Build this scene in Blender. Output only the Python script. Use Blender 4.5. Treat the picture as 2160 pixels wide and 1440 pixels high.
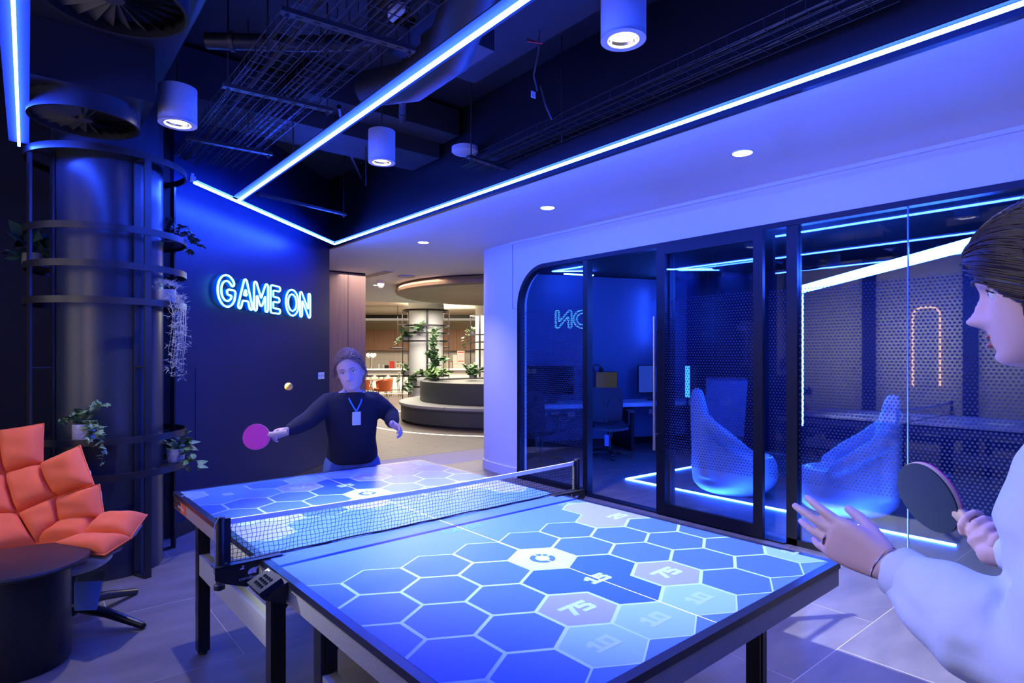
import bpy, math, random
import numpy as np
from mathutils import Vector, Matrix
random.seed(7)
for o in list(bpy.data.objects): bpy.data.objects.remove(o, do_unlink=True)
SC = bpy.context.scene
COL = SC.collection
R = math.radians
PI = math.pi

# ------------------------------------------------------------------ camera, world, lights, exposure
cd = bpy.data.cameras.new('camera'); cam = bpy.data.objects.new('camera', cd); COL.objects.link(cam)
cam.location = (-0.69359, -0.84868, 1.47946); cam.rotation_euler = (R(90), 0, R(-39.7144))
cd.sensor_width = 36; cd.lens = 1263.17/2160*36; cd.shift_y = 30.53/2160; cd.clip_start = 0.02; cd.clip_end = 200
SC.camera = cam
SC.view_settings.view_transform = 'Standard'; SC.view_settings.look = 'None'; SC.view_settings.gamma = 1
SC.view_settings.use_curve_mapping = False; SC.view_settings.exposure = 0.0
wd = bpy.data.worlds.new('world'); SC.world = wd; wd.use_nodes = True
wd.node_tree.nodes['Background'].inputs[0].default_value = (.10, .14, .5, 1)
wd.node_tree.nodes['Background'].inputs[1].default_value = 0.0

LED_BLUE = (0.018, 0.062, 1.0)

def light(name, kind, loc, power, color=(1, 1, 1), target=None, **kw):
    d = bpy.data.lights.new(name, kind); d.energy = power; d.color = color
    for k, v in kw.items(): setattr(d, k, v)
    o = bpy.data.objects.new(name, d); COL.objects.link(o); o.location = loc
    if target is not None:
        o.rotation_euler = (Vector(target)-Vector(loc)).to_track_quat('-Z', 'Y').to_euler()
    return o

# table projector: one spot masked to the rectangle of the playing surface
PROJ = (1.144, 1.846, 3.07)
pl = light('projector_light', 'SPOT', PROJ, 1050, (.80, 1.0, .72), spot_size=R(100), spot_blend=0.0, shadow_soft_size=0.01)
pl.data.use_nodes = True
nt = pl.data.node_tree; nd = nt.nodes; lk = nt.links
em = [n for n in nd if n.type == 'EMISSION'][0]
tc = nd.new('ShaderNodeTexCoord'); sx = nd.new('ShaderNodeSeparateXYZ'); lk.new(tc.outputs['Normal'], sx.inputs[0])
def mnode(op, a, b=None):
    n = nd.new('ShaderNodeMath'); n.operation = op
    for i, v in enumerate((a, b)):
        if v is None: continue
        if isinstance(v, (int, float)): n.inputs[i].default_value = v
        else: lk.new(v, n.inputs[i])
    return n.outputs[0]
az_ = mnode('ABSOLUTE', sx.outputs[2])
hgt = PROJ[2]-0.76
SGN = 1.0
tx_ = mnode('DIVIDE', sx.outputs[0], az_); ty_ = mnode('DIVIDE', sx.outputs[1], az_)          # slopes of the ray
X_ = mnode('ADD', mnode('MULTIPLY', tx_, SGN*hgt), PROJ[0]); Y_ = mnode('ADD', mnode('MULTIPLY', ty_, SGN*hgt), PROJ[1])
X2 = mnode('ADD', X_, mnode('MULTIPLY', Y_, math.sin(R(1.0)))); Y2 = mnode('SUBTRACT', Y_, mnode('MULTIPLY', X_, math.sin(R(1.0))))
u_ = mnode('ABSOLUTE', mnode('SUBTRACT', X2, 1.525/2)); v_ = mnode('ABSOLUTE', mnode('SUBTRACT', Y2, 1.37))
msk = mnode('MULTIPLY', mnode('LESS_THAN', u_, 0.735), mnode('LESS_THAN', v_, 1.345))
r2 = mnode('ADD', mnode('ADD', mnode('MULTIPLY', tx_, tx_), mnode('MULTIPLY', ty_, ty_)), 1.0)
lk.new(mnode('MULTIPLY', msk, mnode('POWER', r2, 3.0)), em.inputs['Strength'])       # flat-field lens

# warm light of the café hall
HALLROT = R(-39.7144)
def area(name, loc, sx_, sy_, power, color, rot):
    o = light(name, 'AREA', loc, power, color); o.data.shape = 'RECTANGLE'; o.data.size = sx_; o.data.size_y = sy_; o.rotation_euler = rot
    return o
WARM = (1.0, .80, .58)
area('cafe_ceiling_light', (7.6, 11.2, 2.72), 4.0, 3.0, 360, (1, .86, .70), (0, 0, HALLROT))
area('cafe_far_light', (10.2, 16.2, 2.80), 7.0, 3.5, 1050, (1, .84, .64), (0, 0, HALLROT))
area('cafe_ceiling_fill', (9.4, 15.6, 2.97), 6.0, 2.0, 130, (1, .84, .62), (R(180), 0, -HALLROT))  # added lamp, out of view, brightens the far café ceiling
area('hall_light', (4.2, 8.6, 2.82), 1.6, 1.6, 50, (1, .80, .70), (0, 0, 0))
# added fill light that brightens the side wall mirrored in the glass
area('side_wall_fill', (-1.25, 2.4, 1.7), 1.2, 3.2, 85, (.95, .95, .62), (0, R(90), 0))

# ------------------------------------------------------------------ materials
MATS = {}
def mat(name, color=(.5, .5, .5), rough=.5, metal=0.0, emit=None, estr=1.0, noise=None, bump=0.0, bscale=60.0, spec=.5, coat=0.0, sub=0.0):
    m = bpy.data.materials.new(name); m.use_nodes = True
    t = m.node_tree; b = t.nodes['Principled BSDF']
    b.inputs['Base Color'].default_value = (*color, 1); b.inputs['Roughness'].default_value = rough
    b.inputs['Metallic'].default_value = metal; b.inputs['Specular IOR Level'].default_value = spec
    if coat: b.inputs['Coat Weight'].default_value = coat; b.inputs['Coat Roughness'].default_value = .12
    if sub: b.inputs['Subsurface Weight'].default_value = sub; b.inputs['Subsurface Radius'].default_value = (.012, .005, .003)
    if emit is not None:
        b.inputs['Emission Color'].default_value = (*emit, 1); b.inputs['Emission Strength'].default_value = estr
    if noise:                       # (scale, second colour, amount of contrast, stretch)
        sc, c2, w, st = noise
        co = t.nodes.new('ShaderNodeTexCoord'); mp = t.nodes.new('ShaderNodeMapping'); mp.inputs['Scale'].default_value = st
        nz = t.nodes.new('ShaderNodeTexNoise'); nz.inputs['Scale'].default_value = sc; nz.inputs['Detail'].default_value = 6
        rp = t.nodes.new('ShaderNodeValToRGB'); rp.color_ramp.elements[0].position = .5-w; rp.color_ramp.elements[1].position = .5+w
        rp.color_ramp.elements[0].color = (*color, 1); rp.color_ramp.elements[1].color = (*c2, 1)
        t.links.new(co.outputs['Object'], mp.inputs[0]); t.links.new(mp.outputs[0], nz.inputs[0])
        t.links.new(nz.outputs[0], rp.inputs[0]); t.links.new(rp.outputs[0], b.inputs['Base Color'])
    if bump:
        co = t.nodes.new('ShaderNodeTexCoord'); nz = t.nodes.new('ShaderNodeTexNoise'); nz.inputs['Scale'].default_value = bscale; nz.inputs['Detail'].default_value = 4
        bp = t.nodes.new('ShaderNodeBump'); bp.inputs['Strength'].default_value = bump; bp.inputs['Distance'].default_value = .01
        t.links.new(co.outputs['Object'], nz.inputs[0]); t.links.new(nz.outputs[0], bp.inputs['Height']); t.links.new(bp.outputs[0], b.inputs['Normal'])
    MATS[name] = m
    return m
black = mat('black_paint', (.012, .012, .014), .38)
blackm = mat('black_metal', (.014, .014, .016), .35, bump=.03)
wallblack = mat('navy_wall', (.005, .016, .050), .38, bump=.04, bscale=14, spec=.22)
void = mat('black_matt', (.006, .006, .007), .8)
slab = mat('painted_concrete', (.018, .018, .022), .75, noise=(3, (.034, .034, .04), .25, (1, 1, 1)))
service = mat('dark_service_metal', (.026, .026, .03), .5)
wire = mat('galvanised_wire', (.05, .05, .056), .45, .5)
white = mat('white_plaster', (.84, .83, .84), .6)
whitew = mat('white_wall_paint', (.76, .75, .78), .45)
whitem = mat('white_powder_coat', (.62, .62, .62), .4)
canm = mat('can_paint', (.36, .36, .36), .45)
ivory = mat('ivory_plastic', (.75, .74, .72), .35)
oak = mat('oak_veneer', (.30, .155, .085), .5, noise=(5, (.22, .105, .055), .22, (6, 6, .35)))
pinkoak = mat('limed_oak_panel', (.36, .24, .20), .5, noise=(4, (.27, .17, .14), .25, (7, 7, .3)))
raftwood = mat('raft_oak', (.36, .24, .135), .5, noise=(5, (.28, .18, .10), .25, (.4, 6, 1)))
tilem = mat('slate_tile', (.095, .088, .096), .50, noise=(2.2, (.185, .172, .182), .24, (1, 2.6, 1)), bump=.02)
grout = mat('grout', (.42, .40, .43), .8)
plankm = mat('hall_plank', (.062, .047, .047), .5, noise=(2.5, (.115, .090, .085), .25, (.5, 5, 1)))
orange = mat('orange_cotton', (.76, .135, .045), .85, bump=.12, bscale=420)
pipingm = mat('orange_piping', (.50, .06, .02), .8)
shellm = mat('grey_shell', (.5, .5, .54), .35)
legm = mat('black_satin_leg', (.01, .01, .012), .3)
tabletopm = mat('table_blue', (.054, .118, .74), .32, spec=.25)
hexfill = mat('hexagon_blue', (.042, .096, .71), .32, spec=.25)  # hexagon and number colours carry the projector's image as painted light
hexdeep = mat('hexagon_deep_blue', (.025, .072, .68), .32, spec=.25)
hexline = mat('hexagon_line', (.26, .40, .72), .32, spec=.25)
hexlav = mat('hexagon_lavender', (.165, .19, .68), .32, spec=.25)
hexpale = mat('hexagon_pale_blue', (.155, .285, .70), .32, spec=.25)
hexmid = mat('hexagon_mid_blue', (.07, .165, .70), .32, spec=.25)
numm = mat('number_projected', (.27, .41, .74), .32, spec=.25)
numpale = mat('number_projected_pale', (.22, .345, .72), .32, spec=.25)
numcy = mat('number_projected_cyan', (.06, .26, .64), .32, spec=.25)
lineW = mat('white_line', (.85, .85, .9), .4)
rim = mat('table_rim', (.010, .012, .03), .28)
rimside = mat('table_edge', (.010, .010, .012), .35)
silver = mat('silver_apron', (.42, .42, .43), .42, .35, noise=(240, (.30, .30, .31), .12, (1, 1, 1)))
silverb = mat('silver_bar', (.45, .48, .50), .45, .2)
netm = mat('net_cord', (.008, .008, .012), .7)
tapem = mat('net_tape', (.82, .82, .86), .6)
printw = mat('white_print', (.75, .75, .85), .5)
cordm = mat('white_cord', (.35, .35, .4), .6)
printo = mat('orange_print', (.65, .12, .04), .5)
skin = mat('skin', (.66, .43, .36), .5, sub=.12)
navy = mat('navy_wool', (.008, .010, .022), .9, bump=.2, bscale=160)
denim = mat('denim', (.065, .12, .30), .85, bump=.2, bscale=200)
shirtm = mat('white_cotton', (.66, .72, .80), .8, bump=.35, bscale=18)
hairb = mat('dark_brown_hair', (.022, .011, .009), .42)
haira = mat('light_brown_hair', (.22, .13, .085), .5)
goldm = mat('gold', (.85, .55, .30), .25, 1.0)
eyew = mat('eye_white', (.7, .7, .7), .2)
eyed = mat('eye_iris', (.03, .02, .015), .2)
lipm = mat('lip', (.42, .16, .15), .5)
pinkr = mat('pink_rubber', (.72, .035, .25), .6)
blackr = mat('black_rubber', (.012, .022, .03), .6)
woodh = mat('paddle_wood', (.55, .40, .25), .5)
ballm = mat('orange_ball', (.98, .40, .025), .45)
leafd = mat('ivy_leaf', (.035, .12, .04), .45, noise=(9, (.16, .28, .13), .2, (1, 1, 1)))
leafg = mat('pothos_leaf', (.05, .16, .035), .4, noise=(7, (.22, .34, .12), .2, (1, 1, 1)))
leafk = mat('dark_leaf', (.02, .06, .05), .4)
mossm = mat('air_plant', (.40, .42, .33), .8)
stemm = mat('stem', (.12, .10, .05), .7)
potw = mat('white_pot', (.62, .62, .62), .5, noise=(60, (.45, .45, .45), .1, (1, 1, 1)))
potg = mat('grey_pot', (.10, .10, .11), .6)
soil = mat('soil', (.03, .02, .014), .95)
greyup = mat('grey_upholstery', (.34, .36, .35), .9, bump=.1, bscale=200)
greyside = mat('dark_grey_laminate', (.065, .073, .074), .5)
corian = mat('white_counter', (.74, .74, .70), .4)
splash = mat('splashback', (.55, .50, .42), .4)
beige = mat('beige_wall', (.55, .48, .34), .7)
redm = mat('red_paper', (.65, .03, .03), .6)
cardm = mat('cardboard', (.62, .60, .55), .7)
rubf = mat('castor', (.015, .015, .018), .4)
meshf = mat('chair_mesh', (.035, .038, .06), .6)
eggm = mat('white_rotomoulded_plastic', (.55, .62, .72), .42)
deskm = mat('pale_desk', (.50, .60, .70), .35)
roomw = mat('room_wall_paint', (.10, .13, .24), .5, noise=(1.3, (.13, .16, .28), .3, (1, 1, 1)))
chrome = mat('brushed_steel', (.62, .62, .64), .25, .9)
screenm = mat('black_screen', (.008, .008, .01), .12)
paperm = mat('blue_leaflet', (.25, .45, .95), .5)
doormat = mat('glass_frame', (.005, .006, .010), .40, spec=.3)
seamm = mat('seam', (.02, .02, .03), .8)
ledm = mat('led_blue', (0, 0, 0), emit=LED_BLUE, estr=260)
ledwall = mat('led_blue_wall', (0, 0, 0), emit=LED_BLUE, estr=470)
ledroom = mat('led_blue_room', (0, 0, 0), emit=(.02, .09, 1.0), estr=130)
neonm = mat('neon_cyan', (0, 0, 0), emit=(.13, .62, 1.0), estr=8.5)
acryl = mat('blue_acrylic', (.0, .10, .55), .2, emit=(0, .10, .8), estr=.5)
warmled = mat('led_warm', (0, 0, 0), emit=(1, .62, .32), estr=9)
lampm = mat('lamp_face', (0, 0, 0), emit=(1, .90, .76), estr=14)
lampdim = mat('lamp_face_small', (0, 0, 0), emit=(1, .86, .66), estr=6)
globem = mat('tap_globe', (0, 0, 0), emit=(1, .86, .62), estr=2.2)
reflector = mat('reflector', (.75, .75, .76), .12, .95)

def glass_mat(name, tint, ior=1.5):
    m = bpy.data.materials.new(name); m.use_nodes = True; t = m.node_tree; t.nodes.clear()
    o = t.nodes.new('ShaderNodeOutputMaterial'); mx = t.nodes.new('ShaderNodeMixShader'); fr = t.nodes.new('ShaderNodeFresnel')
    ge = t.nodes.new('ShaderNodeNewGeometry'); mr = t.nodes.new('ShaderNodeMapRange'); mr.inputs['To Min'].default_value = ior; mr.inputs['To Max'].default_value = 1/ior     # same reflectance on both faces of the pane
    t.links.new(ge.outputs['Backfacing'], mr.inputs['Value']); t.links.new(mr.outputs[0], fr.inputs[0])
    tr = t.nodes.new('ShaderNodeBsdfTransparent'); tr.inputs[0].default_value = (*tint, 1)
    gl = t.nodes.new('ShaderNodeBsdfGlossy'); gl.inputs['Roughness'].default_value = 0.0; gl.inputs[0].default_value = (.9, .95, 1, 1)
    t.links.new(fr.outputs[0], mx.inputs[0]); t.links.new(tr.outputs[0], mx.inputs[1]); t.links.new(gl.outputs[0], mx.inputs[2]); t.links.new(mx.outputs[0], o.inputs[0])
    return m
glass = glass_mat('glass', (.86, .91, .95), 1.62)
clearp = glass_mat('clear_plastic', (.8, .85, .9), 1.4)

def dot_film():
    """perforated manifestation film: staggered frosted dots printed on the glass"""
    m = bpy.data.materials.new('dot_film'); m.use_nodes = True; t = m.node_tree; t.nodes.clear(); N = t.nodes.new; L = t.links.new
    def M(op, a, b=None):
        n = N('ShaderNodeMath'); n.operation = op
        for i, v in enumerate((a, b)):
            if v is None: continue
            if isinstance(v, (int, float)): n.inputs[i].default_value = v
            else: L(v, n.inputs[i])
        return n.outputs[0]
    o = N('ShaderNodeOutputMaterial'); tc = N('ShaderNodeTexCoord'); s = N('ShaderNodeSeparateXYZ'); L(tc.outputs['Object'], s.inputs[0])
    py, pz = .027, .0234
    row = M('FLOOR', M('DIVIDE', s.outputs[2], pz)); odd = M('MULTIPLY', M('MODULO', row, 2.0), .5)
    fy = M('SUBTRACT', M('FRACT', M('ADD', M('DIVIDE', s.outputs[1], py), odd)), .5)
    fz = M('SUBTRACT', M('FRACT', M('DIVIDE', s.outputs[2], pz)), .5)
    dy = M('MULTIPLY', fy, py); dz = M('MULTIPLY', fz, pz)
    d2 = M('ADD', M('MULTIPLY', dy, dy), M('MULTIPLY', dz, dz))
    ins = M('LESS_THAN', d2, .0071*.0071)
    tr = N('ShaderNodeBsdfTransparent'); df = N('ShaderNodeBsdfDiffuse'); df.inputs[0].default_value = (.055, .06, .13, 1)
    tl = N('ShaderNodeBsdfTranslucent'); tl.inputs[0].default_value = (.05, .06, .13, 1)
    m1 = N('ShaderNodeMixShader'); m1.inputs[0].default_value = .4; L(df.outputs[0], m1.inputs[1]); L(tl.outputs[0], m1.inputs[2])
    m2 = N('ShaderNodeMixShader'); m2.inputs[0].default_value = .85; L(tr.outputs[0], m2.inputs[1]); L(m1.outputs[0], m2.inputs[2])
    m3 = N('ShaderNodeMixShader'); L(ins, m3.inputs[0]); L(tr.outputs[0], m3.inputs[1]); L(m2.outputs[0], m3.inputs[2]); L(m3.outputs[0], o.inputs[0])
    return m
film = dot_film()

# ------------------------------------------------------------------ mesh helpers
class MB:
    def __init__(s): s.v = []; s.f = []; s.mi = []; s.cur = 0
    def add(s, vs, fs):
        b = len(s.v); s.v += [tuple(v) for v in vs]
        for f in fs: s.f.append(tuple(b+i for i in f)); s.mi.append(s.cur)
        return s
    def box(s, lo, hi, M=None):
        x0, y0, z0 = lo; x1, y1, z1 = hi
        vs = [(x0, y0, z0), (x1, y0, z0), (x1, y1, z0), (x0, y1, z0), (x0, y0, z1), (x1, y0, z1), (x1, y1, z1), (x0, y1, z1)]
        if M is not None: vs = [M @ Vector(v) for v in vs]
        return s.add(vs, [(0, 3, 2, 1), (4, 5, 6, 7), (0, 1, 5, 4), (1, 2, 6, 5), (2, 3, 7, 6), (3, 0, 4, 7)])
    def beam(s, p0, p1, w, h, upv=(0, 0, 1)):
        p0 = Vector(p0); p1 = Vector(p1); d = (p1-p0); L = d.length; d.normalize(); u = Vector(upv)
        sd = d.cross(u)
        if sd.length < 1e-4: sd = d.cross(Vector((1, 0, 0)))
        sd.normalize(); u = sd.cross(d)
        M = Matrix((( *sd, ), (*d,), (*u,))).transposed().to_4x4(); M.translation = p0
        return s.box((-w/2, 0, -h/2), (w/2, L, h/2), M)
    def rings(s, rs, closed=True, cap=True):
        b = len(s.v); n = len(rs[0])
        for r in rs: s.v += [tuple(p) for p in r]
        for i in range(len(rs)-1):
            for j in range(n if closed else n-1):
                k = (j+1) % n
                s.f.append((b+i*n+j, b+i*n+k, b+(i+1)*n+k, b+(i+1)*n+j)); s.mi.append(s.cur)
        if cap:
            s.f.append(tuple(b+j for j in range(n))[::-1]); s.mi.append(s.cur)
            s.f.append(tuple(b+(len(rs)-1)*n+j for j in range(n))); s.mi.append(s.cur)
        return s
    def tube(s, pts, r, n=8, cap=True):
        pts = [Vector(p) for p in pts]; rr = r if isinstance(r, (list, tuple)) else [r]*len(pts)
        rs = []; u = None
        for i, p in enumerate(pts):
            d = (pts[min(i+1, len(pts)-1)]-pts[max(i-1, 0)]).normalized()
            if u is None:
                u = d.orthogonal().normalized()
            else:
                u = (u-d*u.dot(d)); u = u.normalized() if u.length > 1e-5 else d.orthogonal().normalized()
            w = d.cross(u)
            rs.append([p+(u*math.cos(2*PI*k/n)+w*math.sin(2*PI*k/n))*rr[i] for k in range(n)])
        return s.rings(rs, cap=cap)
    def cyl(s, c, r, h, n=24, r2=None):
        x, y, z = c; r2 = r if r2 is None else r2
        return s.rings([[(x+math.cos(2*PI*k/n)*q, y+math.sin(2*PI*k/n)*q, zz) for k in range(n)] for q, zz in ((r, z), (r2, z+h))])
    def lathe(s, prof, n=32, c=(0, 0, 0), cap=True):
        return s.rings([[(c[0]+math.cos(2*PI*k/n)*r, c[1]+math.sin(2*PI*k/n)*r, c[2]+z) for k in range(n)] for r, z in prof], cap=cap)
    def hoop(s, c, R_, h, t, n=48, a0=0, a1=2*PI):
        full = abs(a1-a0-2*PI) < 1e-6; k_ = n if full else n+1
        A = [a0+(a1-a0)*k/n for k in range(k_)]
        prof = [(R_, 0), (R_, h), (R_-t, h), (R_-t, 0)]
        rs = [[(c[0]+math.cos(a)*r, c[1]+math.sin(a)*r, c[2]+z) for r, z in prof] for a in A]
        if full: rs.append(rs[0])
        return s.rings(rs, cap=not full)
    def limb(s, pts, n=14):
        """closed tapered tube with round ends; pts = (x,y,z,r)"""
        P = [Vector(p[:3]) for p in pts]; rr = [p[3] for p in pts]
        d0 = (P[0]-P[1]).normalized(); d1 = (P[-1]-P[-2]).normalized()
        Q = []; q = []
        for k in (0.98, .8, .45): Q.append(P[0]+d0*rr[0]*k); q.append(rr[0]*math.sqrt(1-k*k))
        Q += P; q += rr
        for k in (.45, .8, .98): Q.append(P[-1]+d1*rr[-1]*k); q.append(rr[-1]*math.sqrt(1-k*k))
        return s.tube(Q, q, n)
    def ell(s, c, r, M=None, n=20, m=12):
        rs = []
        for i in range(1, m):
            t = PI*i/m
            rs.append([(math.sin(t)*math.cos(2*PI*k/n)*r[0], math.sin(t)*math.sin(2*PI*k/n)*r[1], -math.cos(t)*r[2]) for k in range(n)])
        if M is not None: rs = [[M @ Vector(p) for p in q] for q in rs]
        rs = [[Vector(p)+Vector(c) for p in q] for q in rs]
        return s.rings(rs)
    def poly(s, pts, z0, z1):
        n = len(pts)
        return s.rings([[(x, y, z0) for x, y in pts], [(x, y, z1) for x, y in pts]])
    def flat(s, pts):
        return s.add(pts, [tuple(range(len(pts)))])
    def mesh(s, name, mats, smooth=False):
        me = bpy.data.meshes.new(name); me.from_pydata(s.v, [], s.f)
        for m in (mats if isinstance(mats, (list, tuple)) else [mats]): me.materials.append(m)
        if any(s.mi): me.polygons.foreach_set('material_index', s.mi)
        if smooth:
            me.polygons.foreach_set('use_smooth', [True]*len(me.polygons))
            try: me.set_sharp_from_angle(angle=R(42))
            except Exception: pass
        me.update(); return me

RM = {}
def thing(name, label, cat, loc=(0, 0, 0), rz=0.0, group=None):
    o = bpy.data.objects.new(name, None); COL.objects.link(o); o.location = loc; o.rotation_euler = (0, 0, rz); o.empty_display_size = .1
    o['label'] = label; o['category'] = cat
    if group: o['group'] = group
    RM[o.name] = Matrix.Translation(loc) @ Matrix.Rotation(rz, 4, 'Z')
    return o
def part(name, mb, m, parent, smooth=False, world=True, label=None, kind=None):
    me = mb if isinstance(mb, bpy.types.Mesh) else mb.mesh(name, m, smooth)
    o = bpy.data.objects.new(name, me); COL.objects.link(o); o.parent = parent
    RM[o.name] = RM[parent.name] if parent.name in RM else Matrix.Identity(4)
    if world:
        inv = RM[o.name].inverted(); me.transform(inv)
    if label: o['label'] = label
    if kind: o['kind'] = kind
    return o
def single(name, mb, m, label, cat, group=None, smooth=False, kind=None):
    me = mb if isinstance(mb, bpy.types.Mesh) else mb.mesh(name, m, smooth)
    o = bpy.data.objects.new(name, me); COL.objects.link(o); o['label'] = label; o['category'] = cat
    if group: o['group'] = group
    if kind: o['kind'] = kind
    c = sum((Vector(v.co) for v in me.vertices), Vector())/max(1, len(me.vertices)); c.z = min(v.co.z for v in me.vertices)
    me.transform(Matrix.Translation(-c)); o.location = c
    RM[o.name] = Matrix.Translation(c)
    return o
def struct(name, mb, m, smooth=False):
    o = bpy.data.objects.new(name, mb.mesh(name, m, smooth)); COL.objects.link(o); o['kind'] = 'structure'; RM[o.name] = Matrix.Identity(4); return o
def dup(root, loc, rz, label=None):
    def cp(o, p):
        c = o.copy(); COL.objects.link(c)
        if p is not None: c.parent = p
        for ch in o.children: cp(ch, c)
        return c
    r = cp(root, None); r.location = loc; r.rotation_euler = (0, 0, rz)
    RM[r.name] = Matrix.Translation(loc) @ Matrix.Rotation(rz, 4, 'Z')
    if label: r['label'] = label
    return r
def baked(mb, voxel, smooth=4, name='tmp'):
    """fuse overlapping closed pieces into one continuous surface"""
    me = mb.mesh(name, black); o = bpy.data.objects.new(name, me); COL.objects.link(o)
    md = o.modifiers.new('r', 'REMESH'); md.mode = 'VOXEL'; md.voxel_size = voxel
    if smooth:
        ms = o.modifiers.new('s', 'SMOOTH'); ms.factor = .5; ms.iterations = smooth
    dg = bpy.context.evaluated_depsgraph_get(); dg.update()
    out = bpy.data.meshes.new_from_object(o.evaluated_get(dg))
    bpy.data.objects.remove(o); out.materials.clear()
    out.polygons.foreach_set('use_smooth', [True]*len(out.polygons))
    return out
def withmat(me, m): me.materials.append(m); return me

def text_mesh(txt, size, M, m, sx=1.0, align='CENTER', extrude=0.0):
    c = bpy.data.curves.new('t', 'FONT'); c.body = txt; c.size = size; c.align_x = align; c.align_y = 'CENTER'; c.extrude = extrude; c.resolution_u = 3
    o = bpy.data.objects.new('t', c); COL.objects.link(o); dg = bpy.context.evaluated_depsgraph_get(); dg.update()
    me = bpy.data.meshes.new_from_object(o.evaluated_get(dg)); bpy.data.objects.remove(o)
    me.transform(Matrix.Diagonal((sx, 1, 1, 1))); me.transform(M); me.materials.clear(); me.materials.append(m)
    return me

# ================================================================== STRUCTURE
WD = Vector((math.cos(R(43)), math.sin(R(43)), 0)); WN = Vector((math.sin(R(43)), -math.cos(R(43)), 0))   # sign wall: along, and out into the room
WQ = Vector((.30, 4.635, 0)); WL = 2.937
def WP(s, z, o=0.0): p = WQ+WD*s+WN*o; return Vector((p.x, p.y, z))
WM = Matrix(((WD.x, -WN.x, 0, WQ.x), (WD.y, -WN.y, 0, WQ.y), (0, 0, 1, 0), (0, 0, 0, 1)))   # local x along wall, -y out of it

floor = struct('floor', MB().box((-6, -4, -.12), (24, 32, -.004)), plankm)
# game-zone tiles, each a piece with an open joint
tile_me = MB(); g = .0018; S = .93
tile_me.rings([[(g, g, -.004), (S-g, g, -.004), (S-g, S-g, -.004), (g, S-g, -.004)], [(g, g, -.001), (S-g, g, -.001), (S-g, S-g, -.001), (g, S-g, -.001)],
               [(g+.001, g+.001, 0), (S-g-.001, g+.001, 0), (S-g-.001, S-g-.001, 0), (g+.001, S-g-.001, 0)]])
tile_me = tile_me.mesh('tile', tilem)
for j in range(-3, 7):
    for i in range(-3, 9):
        x = -.28+S*i+(.465 if j % 2 else 0); y = 2.29+S*(j-3)
        if y+S*.5-4.3 > (x+S*.5)*.93+1.6: continue
        if y > 5.9 and x < 4.4: continue
        o = bpy.data.objects.new('tile', tile_me); COL.objects.link(o); o.parent = floor; o.location = (x, y, 0)
struct('floor', MB().box((-3.2, -1.6, -.004), (8.3, 6.85, -.0009)), grout).name = 'floor_joints'
# hall planks run on beyond the tiles
plank_me = MB().box((0, 0, -.004), (1.795, .178, -.0012)).mesh('plank', plankm)
for j in range(34):
    for i in range(5):
        x = 1.0+1.8*i+(j % 3)*.6; y = 6.86+.18*j
        if j > 20 and i > 3: continue
        o = bpy.data.objects.new('plank', plank_me); COL.objects.link(o); o.parent = floor; o.location = (x, y, 0)

struct('ceiling', MB().box((-6, -4, 3.75), (2.62, 7.2, 3.85)), slab)
zc = 2.87
struct('ceiling', MB().poly([(2.495, -4), (9.0, -4), (9.0, 3.5), (13.5, 9.5), (8.6, 12.4), (6.6, 13.2), (4.9, 13.5), (2.5, 13.6), (-1, 13.6), (-1, 6.85), (2.30, 6.80), (2.47, 6.66), (2.495, 6.45)], zc, zc+.9), white)
struct('ceiling', MB().box((-8, 9, 3.22), (24, 34, 3.3)), mat('café_ceiling', (.62, .55, .44), .7, noise=(1.2, (.80, .72, .58), .2, (.5, 2, 1))))
# black reveal round the opening in the white ceiling
t1 = MB(); t1.poly([(2.455, -4), (2.4945, -4), (2.4945, 6.45), (2.47, 6.66), (2.43, 6.66), (2.455, 6.44)], zc-.004, 3.74)
struct('trim_1', t1, black)
# sign wall
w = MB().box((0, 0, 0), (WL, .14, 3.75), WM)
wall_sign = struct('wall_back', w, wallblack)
part('access_panel', MB().box((.268, -.003, .62), (.939, .01, 1.378), WM), wallblack, wall_sign)
part('access_panel_seam', MB().box((.262, -.0012, .614), (.945, .002, 1.384), WM), seamm, wall_sign)
part('hairline_joint', MB().box((.945, -.0012, .70), (1.7, .002, .706), WM), seamm, wall_sign)
struct('baseboard_back', MB().box((0, -.014, 0), (WL, 0, .115), WM), black)
struct('wall_left', MB().box((-6, 5.35, 0), (.20, 5.5, 3.75)), void)
struct('trim_2', MB().box((.22, 4.66, 0), (.30, 5.5, 3.75)), void)
# room on the left, outside the frame: what the glass wall mirrors
struct('wall_side', MB().box((-2.35, -2.5, 0), (-2.2, 4.6, 3.1)), beige)
for y in (2.92, 1.55, 4.2): struct('trim_3', MB().box((-2.2, y, 0), (-2.06, y+.16, 3.1)), void)
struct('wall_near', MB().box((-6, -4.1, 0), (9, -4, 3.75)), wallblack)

# white wall with the arched glass front, x = 4
GX = 4.0
def arch_pts(r, y0, zt, n=14): return [(y0-r+r*math.cos(a), zt-r+r*math.sin(a)) for a in [PI/2*k/n for k in range(n+1)]]
wt = MB()
A = arch_pts(.47, 4.69, 2.545)
outer = [(4.79, 0), (4.79, zc)]
yz = [(4.79, 2.06), (4.69, 2.06)]+[p for p in A if p[1] > 2.06]+[(-4, 2.545), (-4, zc), (4.79, zc)]
def wall_yz(mb, pts, x0, x1): n = len(pts); return mb.rings([[(x0, y, z) for y, z in pts], [(x1, y, z) for y, z in pts]])
wall_yz(wt, yz, GX, GX+.14)
wr = struct('wall_right', wt, whitew)
seam = MB().box((GX-.0015, 4.787, 2.06), (GX+.001, 4.793, zc)); seam.box((GX-.0015, 4.69, 2.057), (GX+.001, 4.79, 2.061)); part('panel_seam', seam, seamm, wr)
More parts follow.
